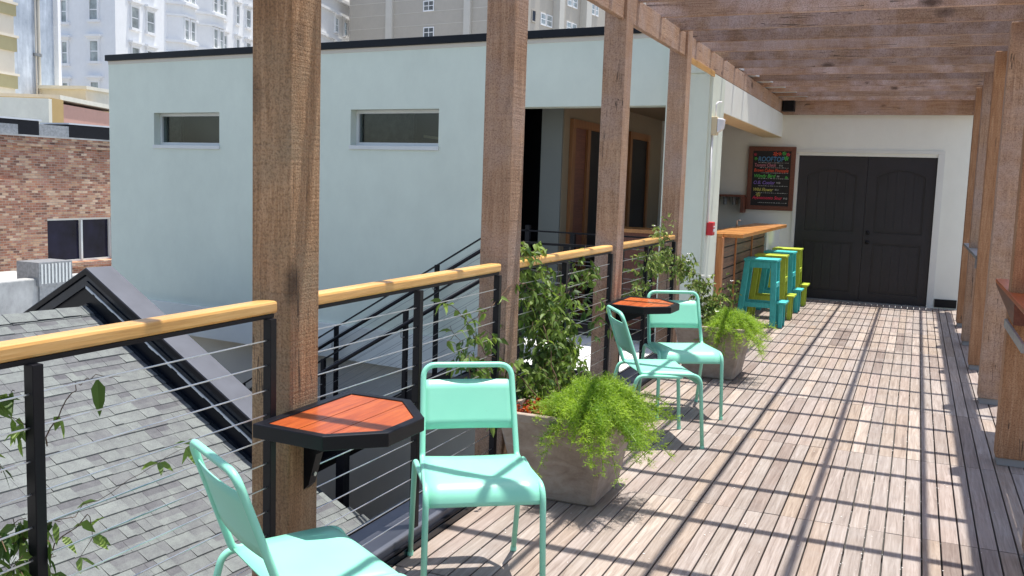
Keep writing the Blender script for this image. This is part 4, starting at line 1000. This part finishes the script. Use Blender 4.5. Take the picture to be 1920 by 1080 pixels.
# white hotel
HC = brg(217, 110, 85); hr = Vector((-0.2031, 0.97915, 0)); hl = Vector((-0.97915, -0.2031, 0))
ht = empty('white_hotel', (HC.x, HC.y, -4.6), 0, 'tall white hotel with ornate window surrounds and bay windows behind the blue building', 'building')
RM, _ = facade(HC, HC+hr*60); LM = Matrix(((-hl.x, -hr.x*-1, 0, HC.x), (-hl.y, hr.y, 0, HC.y), (0, 0, 1, 0), (0, 0, 0, 1)))
# right face frame: x along hr, y into building
RM = Matrix(((hr.x, hl.x, 0, HC.x), (hr.y, hl.y, 0, HC.y), (0, 0, 1, 0), (0, 0, 0, 1)))
LM = Matrix(((hl.x, hr.x, 0, HC.x), (hl.y, hr.y, 0, HC.y), (0, 0, 1, 0), (0, 0, 0, 1)))
MB().box(0, 14, 0, 75, -4.6, 27, LM).build('wall', M['hotel'], ht, world=True)
def tpos(Mx, px_, py_):
    Mi = Mx.inverted(); o_ = Mi @ EYE; d_ = Mi.to_3x3() @ ray(px_, py_); t_ = -o_.y/d_.y; q = o_+d_*t_; return q.x, q.z
FLH = 3.33
def hwin(Mx, x0, x1, z0, z1, y=0.0, surround=True, hood=True, far=False):
    t_ = 0.12
    f = MB()
    f.box(x0-t_, x0, y-.14, y-.002, z0, z1, Mx); f.box(x1, x1+t_, y-.14, y-.002, z0, z1, Mx); f.box(x0-t_-.1, x1+t_+.1, y-.28, y-.002, z0-.2, z0-.001, Mx)
    f.box(x0-t_, x1+t_, y-.14, y-.002, z1+.001, z1+.2, Mx)
    if hood: f.box(x0-t_-.25, x1+t_+.25, y-.42, y-.002, z1+.35, z1+.52, Mx); f.box(x0-t_-.12, x1+t_+.12, y-.25, y-.002, z1+.201, z1+.349, Mx)
    f.box(x0, x1, y-.07, y-.03, (z0+z1)/2-.04, (z0+z1)/2+.04, Mx)
    w = f.build('window', M['hotel'], ht, world=True)
    MB().box(x0, x1, y-.05, y-.004, z0, z1, Mx).build('pane', M['glass_far'], w, world=True)
# left (shaded) face
xa, za1 = tpos(LM, 167, 77); xb, zb1 = tpos(LM, 188, 115)
for r_ in range(-1, 4):
    hwin(LM, min(xa, xb)+.15, max(xa, xb)-.15, zb1+FLH*r_, za1+FLH*r_)
    x0, _ = tpos(LM, 118, 100); x1, _ = tpos(LM, 127, 100); hwin(LM, min(x0, x1), max(x0, x1), zb1-.2+FLH*r_, za1-.1+FLH*r_)
# right face
zc0, zc1 = zb1+0.0, za1
cols = [(245, 258), (274, 287), (355.7, 361.5), (414, 423), (442, 446.5), (461, 468), (628, 633), (645, 650)]
_, zt_ = tpos(RM, 251, 14); _, zb_ = tpos(RM, 251, 53)
for (a, b) in cols:
    x0, _ = tpos(RM, a, 30); x1, _ = tpos(RM, b, 30)
    for r_ in range(-2, 3): hwin(RM, x0, x1, zb_+FLH*r_, zt_+FLH*r_, hood=True)
for (a, b, w1, w2) in ((313, 354, (319.6, 327.6), (341, 346)), (369, 408, (376, 384), (395, 399.5))):
    x0, _ = tpos(RM, a, 30); x1, _ = tpos(RM, b, 30); dp = 1.1; xm = (x1-x0)*.22
    m = MB(); m.prism([(x0, 0), (x0+xm, -dp), (x1-xm, -dp), (x1, 0)], -4.6, 26, RM); m.build('bay', M['hotel'], ht, world=True)
    for r_ in range(-2, 3):
        m = MB(); m.prism([(x0-.3, 0), (x0+xm-.1, -dp-.35), (x1-xm+.1, -dp-.35), (x1+.3, 0)], zb_-.35+FLH*r_, zb_-.1+FLH*r_, RM); m.prism([(x0-.2, 0), (x0+xm-.05, -dp-.22), (x1-xm+.05, -dp-.22), (x1+.2, 0)], zt_+.25+FLH*r_, zt_+.45+FLH*r_, RM); m.build('bay_cornice', M['hotel'], ht, world=True)
        L_ = x1-x0-2*xm
        for q in (.08, .60): hwin(RM, x0+xm+L_*q, x0+xm+L_*(q+.30), zb_+FLH*r_, zt_+FLH*r_, y=-dp, hood=False)
for zz in (zt_+FLH+1.0,): MB().box(0, 70, -.5, -.001, zz+4.5, zz+4.9, RM).build('cornice', M['hotel'], ht, world=True)
for r_ in range(-2, 4):
    MB().box(34, 60, -.35, -.001, zb_-1.1+FLH*r_, zb_-.75+FLH*r_, RM).build('string_course', M['hotel'], ht, world=True)

# tan tower
TC = brg(985, 40, 110); td = Vector((-0.98936, 0.14549, 0)); te = Vector((0.14549, 0.98936, 0))
tt = empty('tan_tower', (TC.x, TC.y, -4.6), 0, 'large tan concrete building with pale pilasters above the black roof cap', 'building')
TM = Matrix(((td.x, te.x, 0, TC.x), (td.y, te.y, 0, TC.y), (0, 0, 1, 0), (0, 0, 0, 1)))      # big face: x to the left
xl, _ = tpos(TM, 655, 40); xl = abs(xl)
MB().box(0, xl, 0, 45, -4.6, 45, TM).build('wall', M['tan'], tt, world=True)
for a, b in ((726, 738), (872, 884)):
    x0, _ = tpos(TM, b, 30); x1, _ = tpos(TM, a, 30); MB().box(x0, x1, -.35, -.001, -4.6, 45, TM).build('pilaster', M['tan_pale'], tt, world=True)
m = MB(); _, zg = tpos(TM, 690, 8)
for i in range(12):
    m.box(0, xl, -.03, -.001, zg-1.55*i+3.1, zg-1.55*i+3.17, TM)
m.build('panel_joints', M['stucco_low'], tt, world=True)
for (ya, yb) in ((2, 19), (52, 69), (-50, -33)):
    x0, za = tpos(TM, 813, ya); x1, _ = tpos(TM, 796, ya); _, zb = tpos(TM, 805, yb)
    f = MB(); f.box(x0-.12, x1+.12, -.1, -.031, zb-.15, zb, TM); f.box(x0-.12, x1+.12, -.1, -.031, za, za+.12, TM); f.box(x0-.12, x0, -.1, -.031, zb, za, TM); f.box(x1, x1+.12, -.1, -.031, zb, za, TM); f.box((x0+x1)/2-.04, (x0+x1)/2+.04, -.09, -.031, zb, za, TM); f.box(x0, x1, -.09, -.031, (za+zb)/2-.04, (za+zb)/2+.04, TM)
    w = f.build('window', M['hotel'], tt, world=True); MB().box(x0, x1, -.05, -.032, zb, za, TM).build('pane', M['glass_clear'], w, world=True)
# right face with projecting strips and window pairs
SM = Matrix(((te.x, td.x, 0, TC.x), (te.y, td.y, 0, TC.y), (0, 0, 1, 0), (0, 0, 0, 1)))
TFL = 3.25
_, z_a = tpos(SM, 1020, 27); _, z_b = tpos(SM, 1020, 46)
for (a, b, dk_) in ((997, 1003, True), (1014, 1022, False), (1025, 1034, False), (1049, 1054, True), (1063, 1070, False), (1073, 1080, False), (1107, 1113, False), (1116, 1120, False)):
    x0, _ = tpos(SM, a, 30); x1, _ = tpos(SM, b, 30)
    for r_ in range(-1, 3):
        zz0, zz1 = z_b+TFL*r_, z_a+TFL*r_
        f = MB(); f.box(x0-.1, x1+.1, -.12, -.002, zz0-.15, zz0, SM); f.box(x0-.1, x0, -.1, -.002, zz0, zz1, SM); f.box(x1, x1+.1, -.1, -.002, zz0, zz1, SM); f.box(x0-.1, x1+.1, -.1, -.002, zz1, zz1+.1, SM)
        if not dk_: f.box(x0, x1, -.08, -.002, (zz0+zz1)/2-.04, (zz0+zz1)/2+.04, SM)
        w = f.build('window', M['tan'] if dk_ else M['hotel'], tt, world=True); MB().box(x0, x1, -.05, -.003, zz0, zz1, SM).build('pane', M['glass_dark'] if dk_ else M['glass_far'], w, world=True)
for (a, b) in ((1037, 1046), (1088, 1098)):
    x0, _ = tpos(SM, a, 30); x1, _ = tpos(SM, b, 30); MB().box(x0, x1, -.9, -.001, -4.6, 45, SM).build('pilaster', M['tan_pale'], tt, world=True)

# ------------------------------------------------------------------ planters
def planter(cx, cy, label, rot=0.0):
    t = empty('planter', (cx, cy, 0), rot, label, 'planter', 'square clay planters')
    b, r, h, w = 0.205, 0.275, 0.43, 0.022
    n = 5; m = MB(); vs = []; prof = [(b-.012, 0), (b, .012), (b+(r-b)*.5, h*.5), (r-.002, h-.05), (r+.004, h-.04), (r+.004, h-.004), (r, h), (r-w, h), (r-w-.004, h-.08)]
    for (q, z) in prof:
        c = 0.018
        vs += [(q-c, -q, z), (q, -q+c, z), (q, q-c, z), (q-c, q, z), (-q+c, q, z), (-q, q-c, z), (-q, -q+c, z), (-q+c, -q, z)]
    fs = [(j*8+i, j*8+(i+1) % 8, (j+1)*8+(i+1) % 8, (j+1)*8+i) for j in range(len(prof)-1) for i in range(8)]; fs.append(tuple(range(7, -1, -1)))
    m.add(vs, fs); m.build('pot', M['planter'], t)
    m = MB(); q = r-w-.006; g = []; random.seed(int(cy*10))
    for j in range(11):
        for i in range(11): g.append((-q+2*q*i/10, -q+2*q*j/10, h-.055+random.uniform(-.01, .015)))
    m.add(g, [(j*11+i, j*11+i+1, (j+1)*11+i+1, (j+1)*11+i) for j in range(10) for i in range(10)]); m.build('soil', M['soil'], t, smooth=True)
    return t
planter(-1.515, 4.345, 'square brown clay planter behind the front mint chair, fern spilling over its rim')
planter(-1.46, 7.72, 'square brown clay planter beside the farthest mint chair, in front of the corner column')
planter(-1.62, 1.02, 'square brown clay planter below the left edge of the picture')

def fern(name, c, radius, up, n, seed, label, bias=(0, 0)):
    """trailing asparagus fern: arching stems with whorls of fine needles"""
    rd = random.Random(seed); t = empty(name, c, 0, label, 'fern', 'trailing ferns in the planters')
    m = MB(); st = MB()
    for i in range(n):
        a = rd.uniform(0, 2*math.pi); out = rd.uniform(.25, 1.0)*radius; hgt = up*rd.uniform(.45, 1.0)*(1.15-.55*out/radius)
        dx, dy = math.cos(a)*out+bias[0]*rd.uniform(.2, 1), math.sin(a)*out+bias[1]*rd.uniform(.2, 1)
        drop = (out/radius)**2*rd.uniform(.0, .36)
        P0 = Vector((rd.uniform(-.07, .07), rd.uniform(-.07, .07), 0)); P1 = Vector((dx*.45, dy*.45, hgt*1.2)); P2 = Vector((dx, dy, hgt*.75-drop))
        pts = []; N_ = 12
        for k_ in range(N_+1):
            u = k_/N_; pts.append(P0*(1-u)**2+P1*2*u*(1-u)+P2*u*u)
        st.tube(pts[::2], [.0016]*len(pts[::2]), 3, cap=False)
        tone0 = rd.gauss(.45, .2)
        for k_ in range(2, N_+1):
            p = pts[k_]; tg = (pts[k_]-pts[k_-1]).normalized()
            for b_ in range(8):
                side = Vector((rd.gauss(0, 1), rd.gauss(0, 1), rd.gauss(.15, .8))).normalized(); bd = (side*.85+tg*.5).normalized(); bl = rd.uniform(.03, .085)*(1.1-.4*k_/N_)
                for q in range(8):
                    o_ = p+bd*bl*(q+1)/8
                    nd = Vector((rd.gauss(0, 1), rd.gauss(0, 1), rd.gauss(.2, 1))).normalized(); nd = (nd+bd*.6).normalized(); L = rd.uniform(.008, .016); w = nd.orthogonal().normalized()*.0016
                    m.add([o_-w, o_+w, o_+nd*L], [(0, 1, 2)], min(1, max(0, tone0+rd.gauss(0, .15)+k_*.02)))
    m.build('fronds', M['fern'], t, tones=True); st.build('stems', M['fern'], t, tones=True)
    return t
fern('asparagus_fern', (-1.38, 4.22, .39), .33, .27, 165, 3, 'bright green feathery fern spilling over the nearer planter', (.10, -.02))
fern('asparagus_fern', (-1.34, 7.62, .39), .30, .20, 120, 9, 'bright green feathery fern spilling over the planter near the bar stools', (.12, -.05))
fern('asparagus_fern', (-1.62, 1.05, .39), .24, .12, 40, 14, 'feathery fern tips at the bottom left corner of the picture')

def add_leaf(m, p, d, nrm, L, W, tone):
    s = d.cross(nrm).normalized()*W; f = nrm.normalized()*W*.35; dr = Vector((0, 0, -1))*L*.12
    a = p; b = p+d*L*.30; c = p+d*L*.65+dr*.5; e = p+d*L+dr*1.6
    m.add([a, b+s+f, c+s*.8+f, e, c-s*.8+f, b-s+f, b, c], [(0, 6, 1), (0, 5, 6), (6, 7, 2, 1), (5, 4, 7, 6), (7, 3, 2), (4, 3, 7)], tone)
def smooth(q):
    e = [q[0]]+q+[q[-1]]; out = []
    for i in range(1, len(e)-2):
        p0, p1, p2, p3 = e[i-1:i+3]
        for k_ in range(6):
            u = k_/6; out.append(0.5*((2*p1)+(p2-p0)*u+(2*p0-5*p1+4*p2-p3)*u*u+(3*p1-p0-3*p2+p3)*u**3))
    return out+[q[-1]]
def vine(name, label, blobs, stems, seed, mat='leaf', LL=(.035, .06), wr=.22, flowers=0, planted=None, dens=1.0):
    rd = random.Random(seed); c0 = Vector(planted or stems[0][0]); t = empty(name, c0, 0, label, 'vine', 'climbing vines on the cable railing')
    ms = MB(); ml = MB(); mf = MB()
    for pts in stems:
        q = [Vector(p) for p in pts]; q = smooth(q); fine = []
        for a, b in zip(q[:-1], q[1:]):
            n = max(1, int((b-a).length/.035))
            for k_ in range(n): fine.append(a.lerp(b, k_/n)+Vector([rd.gauss(0, .005) for _ in range(3)]))
        fine.append(q[-1]); ms.tube(fine, [.0034*(1-.7*i/len(fine))*(.55 if len(stems) == 5 else 1) for i in range(len(fine))], 5)
        for i, p in enumerate(fine):
            if i > 2 and rd.random() < .42:
                for _ in range(rd.choice((1, 2, 3))):
                    d = Vector((rd.gauss(0, .8), rd.gauss(0, .8), rd.gauss(-.45, .5))).normalized(); nr_ = Vector((rd.gauss(0, .6), rd.gauss(0, .6), 1))
                    add_leaf(ml, p, d, nr_, rd.uniform(*LL), rd.uniform(*LL)*wr, min(1, max(0, rd.gauss(.6, .22))))
    for (c, r, n) in blobs:
        c = Vector(c)
        for _ in range(int(n*dens)):
            u = Vector((rd.gauss(0, .45), rd.gauss(0, .45), rd.gauss(0, .45))); tw = c+Vector((u.x*r[0], u.y*r[1], u.z*r[2]))
            dd = Vector((rd.gauss(0, 1), rd.gauss(0, 1), rd.gauss(-.3, .7))).normalized(); tl = rd.uniform(.03, .09)
            ms.tube([tw, tw+dd*tl*.5+Vector((0, 0, .005)), tw+dd*tl], .0011, 3, cap=False)
            tb_ = rd.gauss(.42, .25)
            for q in range(rd.choice((3, 4, 5))):
                p = tw+dd*tl*(.25+.75*q/4); d = (Vector((rd.gauss(0, .7), rd.gauss(0, .7), rd.gauss(-.75, .45)))+dd*.3).normalized()
                nr_ = Vector((rd.gauss(.2, .7), rd.gauss(-.1, .7), rd.gauss(.6, .5)))
                add_leaf(ml, p, d, nr_, rd.uniform(*LL), rd.uniform(*LL)*wr, min(1, max(0, tb_+rd.gauss(0, .15))))
    for k_ in range(flowers):
        c, r, n = blobs[k_ % len(blobs)]; p = Vector(c)+Vector((rd.gauss(0, .5)*r[0], rd.gauss(0, .6)*r[1], rd.uniform(.2, 1.2)*r[2]))
        for q in range(5):
            a = q*1.2566; d = Vector((math.cos(a), math.sin(a), .4)).normalized(); s = Vector((-math.sin(a), math.cos(a), 0))*.006
            mf.add([p, p+d*.012+s, p+d*.022, p+d*.012-s], [(0, 1, 2, 3)])
        if True:
            mf.build('flower', M['flower'], t, world=True); mf = MB()
    ms.build('stems', M['stem'], t, world=True)
    ml.build('leaves', M[mat], t, world=True, tones=True)
    return t
X = -1.86
vine('jasmine_vine', 'dense leafy vine climbing the railing beside the second post, above the nearer planter',
     [((X, 4.72, .93), (.10, .26, .20), 46), ((X+.03, 4.78, .72), (.12, .24, .22), 50), ((X+.08, 4.75, .5), (.16, .26, .18), 56), ((X+.05, 5.05, .52), (.10, .26, .22), 38),
      ((X, 5.1, .85), (.06, .22, .16), 14), ((X, 5.5, .98), (.05, .22, .14), 10), ((X-.02, 4.6, 1.17), (.05, .16, .06), 7), ((X+.10, 4.52, .45), (.16, .18, .12), 26),
      ((X, 3.95, .72), (.07, .22, .22), 12), ((X+.02, 4.1, .5), (.10, .16, .16), 16), ((X-.02, 5.75, .7), (.05, .2, .25), 6)],
     [[(-1.62, 4.5, .39), (-1.75, 4.6, .7), (X, 4.65, .95), (X, 4.5, 1.09)], [(-1.62, 4.48, .39), (-1.8, 4.8, .6), (X, 5.1, .85), (X, 5.6, .95), (X, 5.9, .8)],
      [(-1.66, 4.4, .39), (-1.82, 4.25, .62), (X+.02, 4.0, .72), (X, 3.8, .92), (X, 3.6, 1.0)], [(-1.82, 4.25, .55), (-1.84, 4.0, .45), (-1.86, 3.85, .7), (-1.88, 3.72, .88)],
      [(X, 4.65, .95), (X+.02, 4.35, 1.02), (X+.02, 4.1, .93), (X, 3.95, .9), (X, 3.65, .82)], [(X, 5.1, .85), (X, 5.3, 1.05), (X, 5.5, 1.15)], [(X, 4.9, .8), (X, 4.85, 1.1), (X-.02, 4.7, 1.2)]], 31, flowers=4, LL=(.034, .060), wr=.23, dens=2.7)
vine('jasmine_vine', 'small-leaved vine arching from the farther planter over the railing beside the corner column',
     [((X, 7.0, .93), (.05, .35, .15), 46), ((X, 6.7, .72), (.05, .28, .18), 26), ((X, 7.5, .95), (.06, .25, .12), 40), ((-1.76, 7.75, .86), (.09, .16, .10), 44), ((-1.62, 7.78, .72), (.09, .14, .09), 34),
      ((-1.52, 7.8, .55), (.12, .16, .13), 70), ((-1.45, 7.75, .45), (.16, .18, .09), 60), ((X, 7.35, 1.17), (.04, .3, .07), 14), ((-1.40, 8.0, .66), (.06, .1, .12), 10)],
     [[(-1.5, 7.8, .39), (-1.56, 7.8, .62), (-1.7, 7.78, .8), (X, 7.6, .97), (X, 7.2, 1.08), (X, 6.8, 1.0)], [(-1.5, 7.8, .39), (-1.45, 7.9, .7), (-1.42, 8.0, .82)], [(X, 7.3, .2), (X, 7.3, .9)], [(X, 7.6, 1.0), (X, 7.75, 1.25), (X, 7.6, 1.33), (X, 7.45, 1.27)], [(X, 7.1, 1.05), (X-.01, 7.1, 1.25)]],
     44, mat='leaf_small', LL=(.022, .042), wr=.28, flowers=14, dens=2.2)
X = -1.90
vine('jasmine_vine', 'sparse vine with reddish stems around the steel post at the left edge of the picture',
     [((X, 1.46, .97), (.03, .14, .10), 8), ((X, 1.42, .84), (.03, .12, .10), 12), ((X, 1.40, .66), (.04, .18, .10), 14), ((X+.02, 1.45, .56), (.06, .16, .08), 22), ((X, 1.55, .66), (.03, .06, .05), 8)],
     [[(-1.68, 1.12, .39), (-1.80, 1.25, .55), (X, 1.40, .62), (X+.01, 1.62, .66), (X, 1.9, .70), (X, 2.1, .735)], [(-1.68, 1.10, .39), (-1.85, 1.3, .7), (X, 1.45, .9), (X, 1.38, 1.03), (X, 1.5, 1.0)],
      [(X, 1.6, .86), (X, 1.68, .97), (X, 1.75, 1.0), (X, 1.84, .985)], [(X+.02, 1.58, .58), (X, 1.72, .64), (X, 1.725, .52)], [(-1.7, 1.12, .39), (-1.83, 1.36, .52), (X, 1.52, .56)]], 52, LL=(.04, .062), wr=.2)
vv = empty('hanging_leaf', (-1.88, 1.74, 1.0), 0, 'single dark green leaf dangling from the top cable near the left edge', 'leaf')
m = MB(); add_leaf(m, Vector((-1.88, 1.745, 1.0)), Vector((0.05, .03, -1)), Vector((.8, -.6, .1)), .085, .017, .15); m.build('leaf_blade', M['leaf'], vv, world=True, tones=True)
# red-leaved plant at the rim of the nearer planter
rp = empty('red_plant', (-1.70, 4.18, .39), 0, 'small clump of red leaves on the soil of the nearer planter', 'plant')
m = MB(); rd = random.Random(77)
for i in range(170):
    p = Vector((rd.uniform(-.07, .12), rd.uniform(-.06, .22), rd.uniform(-.01, .05))); d = Vector((rd.gauss(0, 1), rd.gauss(0, 1), rd.gauss(.3, .5))).normalized()
    add_leaf(m, p, d, Vector((rd.gauss(0, .4), rd.gauss(0, .4), 1)), rd.uniform(.02, .045), .008, rd.random())
m.build('leaves', M['redleaf'], rp, tones=True)

rd = random.Random(99); m = MB()
for i in range(900):
    if rd.random() < .55: x = -1.805+P*rd.choice((20, 21, 22, 23, 24, 25, 26))+rd.gauss(0, .0035); y = rd.uniform(2.5, 13.5)
    else: x = rd.uniform(-1.8, .5); y = rd.uniform(2.5, 13.8)
    r_ = rd.uniform(.002, .0055); a = rd.uniform(0, 6.3); z = .002+rd.uniform(0, .002)
    c_, s_ = math.cos(a)*r_, math.sin(a)*r_
    m.add([(x-c_, y-s_, z), (x+s_*.5, y-c_*.5, z+.001), (x+c_, y+s_, z), (x-s_*.5, y+c_*.5, z+.001)], [(0, 1, 2, 3)])
o = m.build('petal_litter', M['flower']); tag(o, 'tiny pale fallen petals and crumbs scattered in the gaps of the deck boards', 'litter', kind='stuff')
